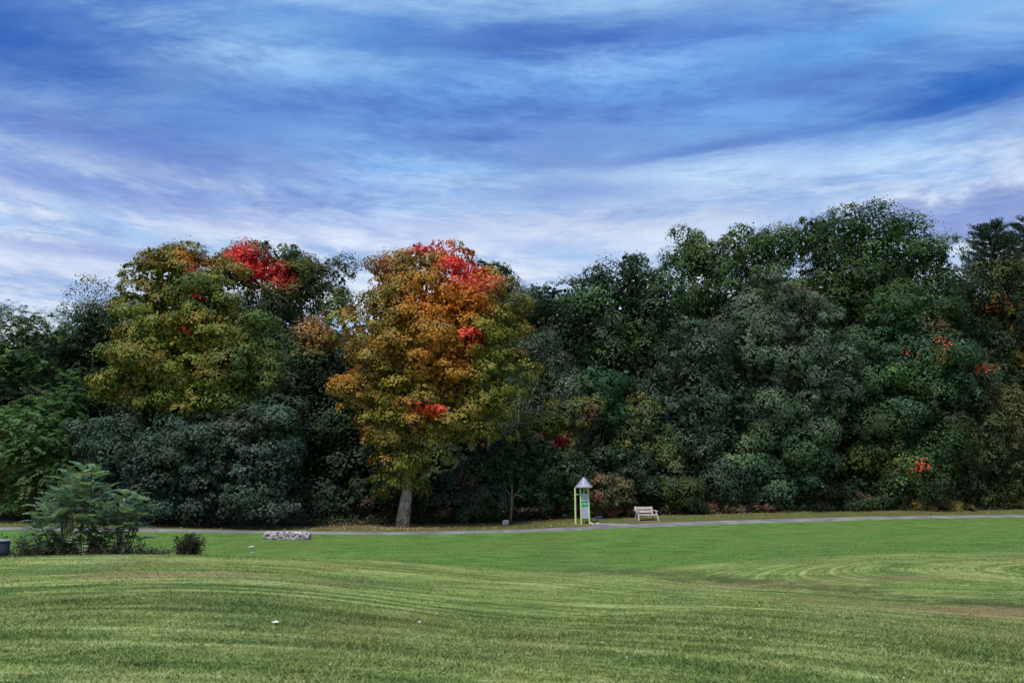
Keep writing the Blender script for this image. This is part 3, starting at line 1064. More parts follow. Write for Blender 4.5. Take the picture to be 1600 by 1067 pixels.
# ---- right side wall of oaks
plant('oak_tree', 'oak with ragged twin tufts at the top left of the tall group', 'tree', 60,
      [(1070, 385, 24, 34), (1100, 420, 52, 44), (1155, 385, 38, 34), (1210, 400, 42, 40), (1120, 480, 70, 60), (1190, 460, 66, 60), (1090, 540, 60, 60)],
      [(OAK, 4), (OAK2, 2), (MIDG, 1)], 34000, 0.22, 0.85, base=1130, r0=0.4, fill=0.09, back=0.4)
plant('oak_tree', 'tallest dark green oak, highest crown in the right half of the wood', 'tree', 59,
      [(1345, 375, 72, 58), (1275, 380, 46, 46), (1410, 410, 62, 66), (1330, 450, 90, 70), (1440, 480, 54, 76), (1390, 520, 90, 70), (1470, 430, 28, 48)],
      [(OAK, 4), (OAK2, 2), (DKG, 2)], 46000, 0.22, 0.85, base=1370, r0=0.5, fill=0.13, back=0.45)
plant('oak_tree', 'grey green rounded oak with a faint brown crown, front centre of the tall oaks', 'tree', 54,
      [(1220, 480, 64, 60), (1260, 540, 62, 72), (1200, 560, 66, 70), (1160, 520, 46, 50), (1245, 620, 70, 60), (1285, 600, 36, 60)],
      [(GRY, 4), ((0.064, 0.096, 0.052), 3)], 40000, 0.195, 0.78, base=1220, r0=0.4, fill=0.16, patches=[(1270, 450, 40, 22, (0.12, 0.085, 0.05), 0.7)])
plant('oak_tree', 'blue green oak standing left of the grey green one, down to the bench', 'tree', 54,
      [(1090, 560, 60, 60), (1060, 630, 62, 62), (1130, 640, 54, 66), (1080, 710, 66, 56), (1120, 745, 50, 40)],
      [((0.060, 0.092, 0.052), 4), (BLG, 2)], 30000, 0.20, 0.78, base=1090, fill=0.16)
plant('oak_tree', 'leafy oak sweeping low to the ground, below the grey green crown', 'tree', 53.5,
      [(1215, 665, 66, 46), (1170, 710, 56, 50), (1250, 715, 52, 60), (1205, 755, 70, 34)], [((0.075, 0.122, 0.056), 3), ((0.052, 0.092, 0.042), 3)], 28000, 0.20, 0.70, base=1210, fill=0.18)
plant('oak_tree', 'green oak with scattered red sprigs beneath the tallest crown', 'tree', 55.5,
      [(1400, 500, 56, 52), (1370, 570, 56, 60), (1460, 560, 56, 60), (1410, 630, 76, 56), (1495, 590, 40, 50), (1360, 650, 40, 44)],
      [((0.052, 0.098, 0.048), 4), (OAK, 2)], 36000, 0.20, 0.75, base=1420, r0=0.4, fill=0.16,
      patches=[(1440, 546, 7, 6, SCA, 0.8), (1453, 512, 20, 12, (0.16, 0.07, 0.04), 0.7), (1398, 552, 4, 4, SCA, 0.9), (1445, 568, 6, 6, ORG, 0.7), (1527, 577, 6, 6, SCA, 1.0), (1340, 490, 5, 6, ORG, 0.6)])
plant('oak_tree', 'low green oak boughs above the yellow weeds, right of the dark hollow', 'tree', 55.5,
      [(1400, 680, 60, 36), (1365, 715, 50, 44), (1430, 740, 60, 44), (1350, 770, 46, 26), (1460, 690, 44, 40)], [(OAK2, 3), (DKG, 3), (YGR, 0.5)], 24000, 0.20, 0.68, base=1400, fill=0.2,
      patches=[(1410, 733, 7, 6, SCA, 0.9), (1360, 670, 30, 10, YGR, 0.6)])
plant('elm_tree', 'feathery olive tinted tree at the right edge, in front of the wood', 'tree', 57,
      [(1540, 640, 56, 70), (1500, 700, 52, 66), (1570, 720, 50, 70), (1530, 760, 66, 40), (1630, 730, 50, 70)],
      [((0.060, 0.074, 0.028), 3), ((0.044, 0.062, 0.026), 3)], 30000, 0.17, 0.72, base=1540, fill=0.14, droop=0.5, patches=[(1570, 620, 40, 50, (0.13, 0.115, 0.035), 0.6), (1575, 690, 30, 60, (0.11, 0.10, 0.034), 0.4)])
plant('maple_tree', 'yellow green tree with rusty orange boughs at the right edge', 'tree', 65,
      [(1580, 440, 54, 48), (1630, 480, 60, 80), (1560, 520, 50, 60), (1600, 560, 50, 60)], [((0.095, 0.105, 0.022), 3), (OLG, 2), (DKG, 1)], 20000, 0.23, 0.9, base=1590, fill=0.16,
      patches=[(1550, 480, 26, 14, (0.40, 0.11, 0.03), 0.9), (1585, 512, 26, 20, (0.34, 0.10, 0.03), 0.9), (1530, 540, 40, 50, DKG, 0.8), (1590, 580, 30, 30, RST, 0.5)])
plant('cherry_tree', 'dark small tree tucked between the tallest oak and the right edge', 'tree', 62,
      [(1500, 470, 36, 50), (1490, 540, 46, 60), (1540, 570, 40, 60)], [(DKG, 3), (BLG, 2)], 11000, 0.23, 0.9, base=1505, fill=0.22, patches=[(1478, 405, 14, 14, YEL, 0.6)])


# ---- pines at the far right
def pine(label, px, ptop, Y, half, pbot):
    SEED[0] += 1
    rg = np.random.default_rng(SEED[0])
    top = P(px, ptop, Y)
    foot = np.array([top[0], Y, gz(top[0], Y)])
    root = tag(empty('pine_tree', foot), label, 'tree', 'pines at the right edge')
    mb = MB()
    mb.tube([foot - UP * 0.2, (foot + top) / 2, top], [0.32, 0.2, 0.03], 7)
    k = mpp(ptop, Y)
    wmax, zb = half * k, P(px, pbot, Y)[2]
    V_, F_, C_, nv = [], [], [], 0
    z = top[2] - 0.3
    while z > zb:
        u = (top[2] - z) / (top[2] - zb)
        rad = wmax * (0.16 + 0.84 * u ** 0.75)
        for b in range(9):
            a = rg.uniform(0, 6.28)
            L = rad * rg.uniform(0.65, 1.15)
            d = np.array([math.cos(a), math.sin(a), 0])
            p0 = np.array([foot[0], foot[1], z + rg.normal(0, 0.15)])
            p1 = p0 + d * L * 0.6 + UP * L * 0.08
            p2 = p0 + d * L + UP * L * 0.38
            mb.tube([p0, p1, p2], [0.05, 0.03, 0.01], 4, cap=False)
            n = int(26 + 34 * L)
            s = rg.uniform(0.25, 1.03, n)[:, None]
            c = (1 - s) ** 2 * p0 + 2 * s * (1 - s) * p1 + s * s * p2 + rg.normal(0, 0.10, (n, 3))
            tg = unit(d * 0.7 + UP * 0.9 + rg.normal(0, 0.5, (n, 3)))
            V, F = leaf_quads(c + tg * 0.1, rand_dirs(rg, n), tg, rg.uniform(0.24, 0.44, n), rg.uniform(0.05, 0.09, n), 0.02)
            V_.append(V)
            F_.append(F + nv)
            nv += len(V)
            C_.append(jitter_col(rg, np.array([[0.024, 0.046, 0.026]]), n, 0.25))
        z -= 0.42
    mb.build('trunk', M_BARK, root, True, foot)
    Cc = np.concatenate(C_)
    mesh_np('crown', np.concatenate(V_), np.concatenate(F_), M_LEAF, root, {'leaf_colour': ('FACE', 'FLOAT_COLOR', np.concatenate([Cc, np.ones((len(Cc), 1))], 1))}, origin=foot)
    TRI[0] += len(Cc) * 2


pine('dark spiky pine standing behind the rusty boughed tree, nearer the tallest oak', 1545, 350, 70, 84, 560)
pine('dark pine cut by the right edge of the view, behind the yellow green tree', 1600, 345, 71, 70, 540)

# ---- shrubs of the wood's edge
SH = dict(stems=3, r0=0.035)
plant('shrub', 'olive and yellow tipped shrub between the maple and the green kiosk', 'shrub', 54.6,
      [(880, 655, 44, 26), (915, 645, 24, 24), (845, 670, 30, 26), (880, 690, 36, 24)], [(YGR, 4), ((0.07, 0.09, 0.034), 3), ((0.17, 0.12, 0.06), 1)], 9000, 0.18, 0.5, base=870, fill=0.08, patches=[(875, 692, 13, 9, CRM, 1.2), (918, 655, 14, 14, (0.15, 0.06, 0.04), 0.6)], **SH)
plant('shrub', 'green shrub mound right of the maple trunk, below the yellow tipped shrub', 'shrub', 53.8,
      [(800, 715, 50, 30), (760, 745, 50, 34), (850, 730, 50, 34), (880, 745, 36, 36), (815, 765, 60, 36)], [((0.045, 0.080, 0.030), 3), ((0.065, 0.09, 0.030), 2), (DKG, 2)], 17000, 0.18, 0.55, base=810, fill=0.12, **SH)
plant('shrub', 'brownish dark shrub low beside the maple trunk', 'shrub', 52.4,
      [(700, 770, 50, 34), (740, 790, 40, 24), (670, 790, 40, 24)], [(DKG, 3), (BRN, 1.2), ((0.04, 0.05, 0.03), 2)], 9000, 0.17, 0.5, base=705, fill=0.15, patches=[(735, 745, 20, 16, (0.11, 0.05, 0.035), 0.6)], **SH)
plant('shrub', 'dark rounded shrub left of the leaning sapling', 'shrub', 52,
      [(760, 790, 36, 22), (735, 800, 26, 14)], [((0.045, 0.065, 0.034), 3), (DKG, 2)], 5000, 0.16, 0.45, base=755, **SH)
plant('shrub', 'pale leaved straggling shrub above the white bench', 'shrub', 55.6,
      [(1000, 650, 36, 30), (980, 690, 30, 30), (1020, 690, 30, 34), (1040, 720, 26, 26)], [(YGR, 2), ((0.10, 0.115, 0.055), 3), (MIDG, 2)], 9000, 0.18, 0.5, base=1005, fill=0.08, **SH)
plant('shrub', 'olive brown shrub right behind the kiosk', 'shrub', 53.2,
      [(945, 765, 26, 30), (970, 780, 22, 22), (930, 790, 20, 16)], [((0.095, 0.085, 0.036), 3), ((0.06, 0.065, 0.03), 2), ((0.16, 0.09, 0.05), 0.8)], 5000, 0.18, 0.45, base=950, fill=0.1, **SH)
plant('shrub', 'dark green shrub behind the bench, under the straggling shrub', 'shrub', 54.8,
      [(985, 740, 40, 44), (1020, 770, 40, 32), (950, 730, 36, 40)], [(BLG, 3), (DKG, 2)], 11000, 0.19, 0.6, base=990, fill=0.2, **SH)
plant('shrub', 'mid green rounded bush right of the bench', 'shrub', 53,
      [(1055, 772, 38, 25), (1030, 785, 24, 16), (1080, 785, 22, 16)], [((0.060, 0.088, 0.026), 3), ((0.04, 0.065, 0.024), 2)], 8000, 0.17, 0.48, base=1055, fill=0.15, **SH)
plant('shrub', 'dark reddish brown scrub under the blue green oak', 'shrub', 53.2,
      [(1125, 785, 40, 17), (1160, 788, 40, 14)], [(BRN, 2), ((0.10, 0.035, 0.025), 2), (DKG, 2)], 5000, 0.16, 0.45, base=1140, **SH)
plant('shrub', 'brown tinged scrub under the dark hollow among the oaks', 'shrub', 54.6,
      [(1290, 775, 46, 22), (1340, 785, 46, 16), (1240, 785, 40, 16)], [(BRN, 2), (DKG, 4)], 8000, 0.18, 0.5, base=1290, **SH)
plant('shrub', 'dark leafy filler shrub deep in the hollow below the tallest oak', 'shrub', 60.5,
      [(1330, 700, 50, 50), (1290, 740, 46, 40), (1320, 640, 40, 40)], [(DKG, 3), (BLG, 3)], 9000, 0.24, 0.8, base=1315, fill=0.3, **SH)
plant('shrub', 'olive shrub with pale leaves at the right edge of the path', 'shrub', 57.2,
      [(1560, 780, 40, 22), (1600, 775, 40, 28), (1510, 785, 36, 16)], [((0.09, 0.08, 0.03), 3), (BRN, 2), (OLG, 1)], 8000, 0.18, 0.5, base=1560, **SH)
plant('weed_clump', 'low yellow leaved weeds along the path, right of centre under the oaks', 'weeds', 54.8,
      [(1420, 792, 24, 8), (1460, 795, 30, 7), (1500, 795, 30, 8)], [((0.22, 0.165, 0.035), 2), (YGR, 3), (BRN, 3)], 3600, 0.17, 0.32, base=1450, stems=3, r0=0.015, fill=0.0)
plant('fern_patch', 'low rust orange bracken behind the kiosk, left of the bench', 'ferns', 53.6,
      [(945, 800, 20, 6), (970, 799, 24, 7), (992, 800, 14, 6)], [((0.24, 0.085, 0.03), 3), ((0.17, 0.075, 0.03), 2), (BRN, 1)], 2600, 0.17, 0.28, base=968, stems=3, r0=0.015, fill=0.0)
plant('fern_patch', 'thin reddish ground plants right of the rounded bush', 'ferns', 52.0,
      [(1115, 793, 14, 6), (1145, 797, 24, 5), (1190, 796, 26, 5)], [((0.15, 0.045, 0.03), 1.5), ((0.12, 0.06, 0.03), 3), (BRN, 4)], 2600, 0.17, 0.28, base=1140, stems=3, r0=0.015, fill=0.0)
plant('shrub', 'shady scrub below the very dark tree, left of the maple trunk', 'shrub', 54,
      [(500, 790, 60, 26), (570, 785, 60, 30), (620, 790, 36, 26), (450, 795, 40, 20)], [(BLG, 4), (DKG, 3), (BRN, 0.6)], 13000, 0.19, 0.6, base=540, fill=0.15, **SH)
plant('shrub', 'yellowish weeds at the foot of the frond trees on the far left', 'shrub', 51.5,
      [(10, 770, 30, 26), (40, 785, 36, 16), (-40, 770, 40, 26)], [(YGR, 2), (OLG, 2), (BRN, 1.3)], 5000, 0.18, 0.45, base=20, **SH)

# far wood closing the gaps between the nearer trees
V_, F_, C_, nv = [], [], [], 0
rg = np.random.default_rng(77)
for (px, ptop) in ((-150, 560), (-40, 550), (70, 540), (180, 520), (290, 500), (400, 520), (500, 530), (600, 520), (700, 520), (800, 510), (890, 500), (990, 500), (1090, 480), (1190, 470), (1290, 460),
                   (1390, 460), (1480, 490), (1570, 500), (1680, 500), (1790, 540)):
    for py in range(ptop + 50, 860, 75):
        LW = lobes_world([(px + rg.normal(0, 20), py, 82, 66)], 76 + rg.uniform(-2, 4))
        V, F, Cc = crown_mesh(rg, LW, 1.6, 700, 0.85, palette([(BLG, 3), (DKG, 3)], (), 76), fill=0.55)
        V_.append(V)
        F_.append(F + nv)
        nv += len(V)
        C_.append(Cc)
Cc = np.concatenate(C_)
TRI[0] += len(Cc) * 2
tag(mesh_np('distant_wood', np.concatenate(V_), np.concatenate(F_), M_LEAF, attrs={'leaf_colour': ('FACE', 'FLOAT_COLOR', np.concatenate([Cc, np.ones((len(Cc), 1))], 1))}), kind='stuff')


# ------------------------------------------------------------------ saplings, dead branches
def bare_tree(name, label, cat, foot, tips, r, mat):
    root = tag(empty(name, foot), label, cat)
    a = np.array(foot)
    mb = MB()
    tip0 = np.array(tips[0])
    mb.tube([a - UP * 0.1, a * 0.5 + tip0 * 0.5 + np.array([0.06, 0, 0]), tip0], [r, r * 0.8, r * 0.3], 7)
    mb.build('trunk', mat, root, True, foot)
    for i, q in enumerate(tips[1:]):
        s = a * (0.45 - 0.1 * (i % 3)) + tip0 * (0.55 + 0.1 * (i % 3))
        q = np.array(q)
        b = MB()
        b.tube([s, s * 0.5 + q * 0.5 + UP * 0.08, q], [r * 0.5, r * 0.35, r * 0.12], 5)
        b.build('branch', mat, root, True, foot)
    return root


f0 = P(797, 807, 50.6)
f0[2] = gz(f0[0], f0[1])
bare_tree('sapling', 'slender bare stemmed sapling between the shrubs right of the maple', 'sapling', f0,
          [P(800, 755, 50.6), P(815, 762, 50.6), P(788, 760, 50.5), P(822, 780, 50.4)], 0.10, M_TAN_STEM)
f1 = P(806, 745, 55.4)
f1 = np.array([f1[0], 55.4, gz(f1[0], 55.4)])
bare_tree('dead_tree', 'pale leafless dead tree leaning out beside the orange maple', 'tree', f1,
          [P(811, 612, 54.6), P(852, 624, 53.8), P(838, 600, 54.2), P(832, 662, 53.8), P(806, 640, 54.6)], 0.055, M_PALE_BARK)

# ------------------------------------------------------------------ sumac in front, left
SUM_Y = 28.0


def frond_mesh(seed, length=0.62):
    rg = np.random.default_rng(seed)
    k = 11
    Vs, Fs, nv = [], [], 0
    mb_v, mb_f = [], []
    pts = []
    for j in range(k + 1):
        u = j / k
        pts.append(np.array([length * u, 0.03 * math.sin(3 * u + seed), 0.16 * length * u - 0.46 * length * u * u]))
    for j in range(1, k + 1):
        u = j / k
        tg = unit(pts[j] - pts[j - 1])
        for s in (-1, 1):
            lt = unit(np.array([0.45, s * 1.0, -0.32 - 0.30 * u]) + rg.normal(0, 0.10, 3))
            ll = 0.20 * (1.1 - 0.75 * abs(u - 0.45)) * rg.uniform(0.85, 1.15)
            c = pts[j] + lt * ll * 0.5
            V, F = leaf_quads(c[None], unit(np.array([[-0.15, -s * 0.2, 1.0]])), lt[None], np.array([ll]), np.array([ll * 0.42]), 0.06)
            Vs.append(V)
            Fs.append(F + nv)
            nv += 4
    # tip leaflet and midrib
    V, F = leaf_quads((pts[-1] + unit(pts[-1] - pts[-2]) * 0.06)[None], UP[None], unit(pts[-1] - pts[-2])[None], np.array([0.13]), np.array([0.05]), 0.05)
    Vs.append(V)
    Fs.append(F + nv)
    nv += 4
    for a, b in zip(pts[:-1], pts[1:]):
        wv = np.array([0, 0.006, 0])
        Vs.append(np.stack([a - wv, a + wv, b + wv, b - wv]))
        Fs.append(np.arange(4)[None] + nv)
        nv += 4
    return np.concatenate(Vs), np.concatenate(Fs)


def frond_obj(seed, col):
    V, F = frond_mesh(seed)
    rg = np.random.default_rng(seed)
    Cc = jitter_col(rg, np.array([col]), len(F), 0.14, 0.05)
    return mesh_np('leaf', V, F, M_SUMAC, attrs={'leaf_colour': ('FACE', 'FLOAT_COLOR', np.concatenate([Cc, np.ones((len(Cc), 1))], 1))})


frond_protos = [frond_obj(s, c_) for s, c_ in ((1, (0.18, 0.285, 0.175)), (2, (0.115, 0.195, 0.125)), (3, (0.25, 0.35, 0.22)), (4, (0.075, 0.135, 0.082)), (5, (0.25, 0.31, 0.14)), (6, (0.14, 0.225, 0.14)))]
frond_meshes = [o.data for o in frond_protos]
for o in frond_protos:
    bpy.data.objects.remove(o)


def sumac(label, heads, foot_px, n_parts, Y, nstem):
    """stems that end in whorls of fronds; heads: (px, py, dY, n fronds)"""
    SEED[0] += 1
    rg = np.random.default_rng(SEED[0])
    x0 = P(foot_px, 850, Y)[0]
    foot = np.array([x0, Y, gz(x0, Y)])
    root = tag(empty('sumac_shrub', foot), label, 'shrub')
    count = 0
    rest_v, rest_f, rest_c, nv = [], [], [], 0
    for hi, (px, py, dY, nf) in enumerate(heads):
        h = P(px, py, Y + dY)
        s = foot + np.array([(h[0] - x0) * 0.35 + rg.normal(0, 0.12), dY * 0.4, 0])
        s[2] = gz(s[0], s[1]) - 0.08
        mid = s * 0.45 + h * 0.55 + np.array([(s[0] - h[0]) * 0.12, 0, -0.05])
        mb = MB()
        mb.tube([s, s * 0.5 + mid * 0.5, mid, h], [0.035, 0.03, 0.024, 0.014], 6)
        mb.build('stem', M_TAN_STEM, root, True, foot)
        nf = int(nf * 0.74)
        for k in range(nf):
            a = k * 2.4 + rg.uniform(0, 0.7)
            u = k / nf
            el_ = math.radians(45 - 68 * u + rg.normal(0, 9))
            p = h - UP * (0.55 * u) + (mid - h) * 0.25 * u
            d = Vector((math.cos(a) * math.cos(el_), math.sin(a) * math.cos(el_), math.sin(el_)))
            sc = rg.uniform(0.85, 1.3) * (0.75 + 0.4 * u)
            x = d
            yv = Vector((0, 0, 1)).cross(x).normalized()
            zv = x.cross(yv)
            rot = Matrix((x, yv, zv)).transposed()
            me = frond_meshes[int(rg.integers(len(frond_meshes)))]
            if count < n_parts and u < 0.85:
                o = bpy.data.objects.new('leaf', me)
                COL.objects.link(o)
                o.parent = root
                M = rot.to_4x4()
                M.translation = Vector(p - foot)
                o.matrix_local = M @ Matrix.Scale(sc, 4)
                count += 1
            else:
                co = np.array([v.co for v in me.vertices])
                R3 = np.array(rot)
                V = co @ R3.T * sc + p
                F = np.arange(len(V)).reshape(-1, 4)
                rest_v.append(V)
                rest_f.append(F + nv)
                nv += len(V)
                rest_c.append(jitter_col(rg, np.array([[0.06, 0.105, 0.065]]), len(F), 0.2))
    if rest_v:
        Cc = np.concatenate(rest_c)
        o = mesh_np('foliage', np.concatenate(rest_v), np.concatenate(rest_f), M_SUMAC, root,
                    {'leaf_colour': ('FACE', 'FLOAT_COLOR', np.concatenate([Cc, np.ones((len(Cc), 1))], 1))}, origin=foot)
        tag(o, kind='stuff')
    return root


hd = [(130, 728, 0, 20), (148, 732, 0.4, 18), (105, 738, 0.5, 18), (118, 745, -0.5, 20), (140, 752, -0.3, 20), (90, 765, 0.2, 18), (165, 762, 0.2, 18), (68, 780, 0.3, 18), (112, 772, -0.7, 20), (140, 780, -0.6, 20),
      (75, 800, -0.3, 18), (165, 790, -0.3, 18), (95, 800, -0.7, 18), (130, 808, -0.7, 18), (62, 820, 0.2, 16), (160, 815, 0.2, 16), (110, 828, -0.5, 16), (85, 835, 0, 16), (145, 838, 0, 14), (100, 848, -0.3, 14), (65, 848, 0, 12), (130, 850, -0.4, 14), (165, 845, 0, 12), (55, 800, 0.4, 14), (185, 815, 0.3, 14),]
sumac('large front sumac with spreading fronds in layered tiers, left of the lawn crest', hd, 112, 290, SUM_Y, 3)
sumac('small two stemmed sumac leaning against the right of the large front one', [(200, 765, 0, 16), (215, 772, 0.2, 16), (188, 778, -0.2, 16), (222, 795, 0.1, 12), (200, 795, -0.3, 14), (180, 800, 0.1, 12), (205, 815, -0.2, 12), (190, 830, -0.1, 10), (215, 825, 0.1, 8)], 190, 100, SUM_Y + 0.1, 2)


# brown brush and small shrubs at the sumac's foot
def twiggy(label, Y, foot_px, n, spread, height, leaf_n, cols, seed, size=0.08):
    rg = np.random.default_rng(seed)
    x0 = P(foot_px, 850, Y)[0]
    foot = np.array([x0, Y, gz(x0, Y)])
    root = tag(empty('brush_clump', foot), label, 'shrub')
    mb = MB()
    tips = []
    for _ in range(n):
        a = rg.uniform(0, 6.28)
        s = foot + np.array([rg.normal(0, spread * 0.4), rg.normal(0, spread * 0.25), -0.05])
        s[2] = gz(s[0], s[1]) - 0.05
        e = s + np.array([math.cos(a) * spread * rg.uniform(0.2, 0.7), math.sin(a) * spread * rg.uniform(0.2, 0.5), height * rg.uniform(0.45, 1.05)])
        mb.tube([s, s * 0.5 + e * 0.5 + UP * 0.05, e], [0.014, 0.010, 0.004], 4, cap=False)
        tips.append((s, e))
    mb.build('stems', M_TAN_STEM, root, True, foot)
    t_ = np.array(tips)
    i = rg.integers(0, n, leaf_n)
    u = rg.uniform(0.25, 1.05, leaf_n)[:, None]
    c = t_[i, 0] * (1 - u) + t_[i, 1] * u + rg.normal(0, 0.07, (leaf_n, 3))
    cc = np.array(cols)[rg.integers(0, len(cols), leaf_n)]
    Cc = jitter_col(rg, cc, leaf_n, 0.25, 0.08)
    V, F = leaf_quads(c, unit(rand_dirs(rg, leaf_n) + UP * 0.8), rand_dirs(rg, leaf_n), rg.uniform(0.7, 1.5, leaf_n) * size, rg.uniform(0.3, 0.6, leaf_n) * size)
    mesh_np('foliage', V, F, M_LEAF, root, {'leaf_colour': ('FACE', 'FLOAT_COLOR', np.concatenate([Cc, np.ones((len(Cc), 1))], 1))}, origin=foot)
    return root


twiggy('dark brown dead brush around the feet of the sumacs', SUM_Y - 0.4, 150, 150, 2.1, 0.95, 8500, [(0.030, 0.022, 0.016), (0.050, 0.035, 0.024), (0.024, 0.034, 0.018)], 41)
twiggy('dark weedy undergrowth under the left half of the large sumac', SUM_Y - 0.2, 85, 140, 1.8, 1.15, 9500, [(0.022, 0.032, 0.018), (0.030, 0.026, 0.018), (0.026, 0.045, 0.024)], 44)
twiggy('spiky brown ferny clump right of the small sumac', SUM_Y + 0.2, 232, 90, 0.8, 0.65, 2600, [(0.060, 0.042, 0.028), (0.035, 0.026, 0.018), (0.03, 0.04, 0.02)], 42)
twiggy('small dark round shrub alone on the lawn, between sumac and stone', 30.5, 296, 80, 0.62, 0.92, 3800, [(0.028, 0.034, 0.022), (0.050, 0.032, 0.026), (0.024, 0.030, 0.018)], 43)


# ------------------------------------------------------------------ fitness station
M_LIME = simple_mat('lime_paint', (0.48, 0.64, 0.26), 0.5, 0.4, var=0.07, dirt=(0.40, 0.48, 0.26))
M_GREYP = simple_mat('grey_panel', (0.44, 0.46, 0.56), 0.5, 0.3, var=0.08)
M_ROOF = simple_mat('roof_sheet', (0.27, 0.28, 0.36), 0.45, 0.4, var=0.06)
M_GREEN = simple_mat('green_panel', (0.03, 0.40, 0.12), 0.5, 0.3, var=0.08)
M_DKGREEN = simple_mat('dark_green_metal', (0.012, 0.065, 0.045), 0.45, 0.4, var=0.15)
M_BLUE = simple_mat('blue_seat', (0.035, 0.06, 0.20), 0.4, 0.4, var=0.12)
M_INK = simple_mat('print_ink', (0.10, 0.11, 0.16), 0.6, 0.2, var=0.1)
M_WHITEINK = simple_mat('white_print', (0.55, 0.75, 0.60), 0.6, 0.2, var=0.1)
M_CONC = simple_mat('concrete', (0.50, 0.48, 0.45), 0.85, 0.15, var=0.2)

SY = 50.0
sb = P(912, 818, SY)
sb[2] = gz(sb[0], sb[1])
K = mpp(800, SY)
st = tag(empty('fitness_station', sb), 'lime posted exercise station with grey cone roof and grey and green panels', 'fitness station')


def sx(px):
    return (px - 912) * K


def sz(py):
    return (818 - py) * K


def cyl(pts, r, name, mat, parent, n=14):
    b = MB()
    b.tube(pts, r, n)
    return b.build(name, mat, parent, False)


RZ = sx(913.4)
cyl([(sx(899.6), 0.05, -0.2), (sx(899.6), 0.05, sz(762.5))], 0.062, 'post', M_LIME, st)
cyl([(sx(908.2), -0.12, -0.2), (sx(907.6), -0.12, sz(763.0))], 0.055, 'post', M_LIME, st)
cyl([(sx(921.0), -0.12, -0.2), (sx(919.6), -0.12, sz(763.0))], 0.055, 'post', M_LIME, st)
cyl([(sx(914.2), 0.32, -0.2), (sx(914.2), 0.32, sz(763.0))], 0.045, 'post', M_LIME, st)
cyl([(sx(899.6), 0.05, sz(773.5)), (sx(907.9), -0.12, sz(773.5))], 0.024, 'crossbar', M_LIME, st, 10)
b = MB()
b.lathe([(0.50, 0.0), (0.575, -0.02), (0.58, 0.02), (0.40, 0.20), (0.10, 0.60), (0.075, 0.645), (0.03, 0.665)], (RZ, 0.02, sz(762.6)), 32)
roof = b.build('roof', M_ROOF, st, False)
b = MB()
for k in range(12):
    a = 2 * math.pi * k / 12
    b.beam((RZ + 0.57 * math.cos(a), 0.02 + 0.57 * math.sin(a), sz(762.6) + 0.028), (RZ + 0.1 * math.cos(a), 0.02 + 0.1 * math.sin(a), sz(762.6) + 0.605), 0.016, 0.016, (math.sin(a), -math.cos(a), 0.01))
b.build('seam', M_ROOF, roof)
cyl([(sx(913.2), -0.05, sz(764)), (sx(913.2), -0.05, sz(772.5))], 0.018, 'hanger_rod', M_LIME, st, 8)


def panel(y0, y1, mat, name='panel', th=0.03, x0=909.6, x1=919.2, yy=-0.12):
    b = MB()
    b.box(((sx(x0) + sx(x1)) / 2, yy, (sz(y0) + sz(y1)) / 2), (sx(x1) - sx(x0), th, sz(y0) - sz(y1)))
    return b.build(name, mat, st)


p1 = panel(771.8, 784, M_GREYP)
p2 = panel(785, 790.8, M_GREEN)
p3 = panel(792, 809.6, M_GREYP)
for yy in (784.5, 791.4, 810.3):
    b = MB()
    b.box(((sx(908.4) + sx(920.4)) / 2, -0.12, sz(yy)), (sx(920.4) - sx(908.4), 0.05, 0.04))
    b.build('rail', M_DKGREEN, st)


def bars(parent, mat, rows, yy=-0.139):
    b = MB()
    for (xa, xb, py, h) in rows:
        b.box(((sx(xa) + sx(xb)) / 2, yy, sz(py)), (sx(xb) - sx(xa), 0.006, h))
    b.build('print', mat, parent)


rg_ = random.Random(3)
bars(p1, M_INK, [(912.2, 916.2, 779.2, 0.022), (912.6, 915.6, 780.3, 0.016)])
rows = []
for i in range(9):
    py = 794.2 + i * 1.65
    x = 910.6
    while x < 917.6:
        w_ = rg_.uniform(0.6, 1.8)
        rows.append((x, min(x + w_, 918.2), py, 0.018))
        x += w_ + 0.5
bars(p3, M_INK, rows)
bars(p2, M_WHITEINK, [(911.2, 917.6, 787.0, 0.03), (912.0, 916.8, 788.8, 0.018)])
# low seat on its own arm
cyl([(sx(920.8), -0.12, sz(809.2)), (sx(932.6), -0.25, sz(809.2))], 0.026, 'seat_arm', M_DKGREEN, st, 8)
cyl([(sx(933.2), -0.25, -0.1), (sx(933.2), -0.25, sz(808.6))], 0.035, 'seat_post', M_DKGREEN, st, 10)
b = MB()
b.box((sx(935), -0.25, sz(807.6)), (0.46, 0.34, 0.06), None, 0.02)
b.build('seat', M_BLUE, st)
cyl([(sx(923.2), 0.15, -0.1), (sx(923.2), 0.15, sz(801.5))], 0.028, 'pedal_post', M_DKGREEN, st, 10)
cyl([(sx(921.4), 0.15, sz(801.0)), (sx(926.2), 0.15, sz(801.0))], 0.022, 'handle', M_DKGREEN, st, 8)
for (px, yy) in ((923.8, -0.1), (933.4, -0.25)):
    b = MB()
    b.lathe([(0.11, 0), (0.11, 0.05), (0.07, 0.09)], (sx(px), yy, 0.0), 12)
    b.build('footing', M_CONC, st)

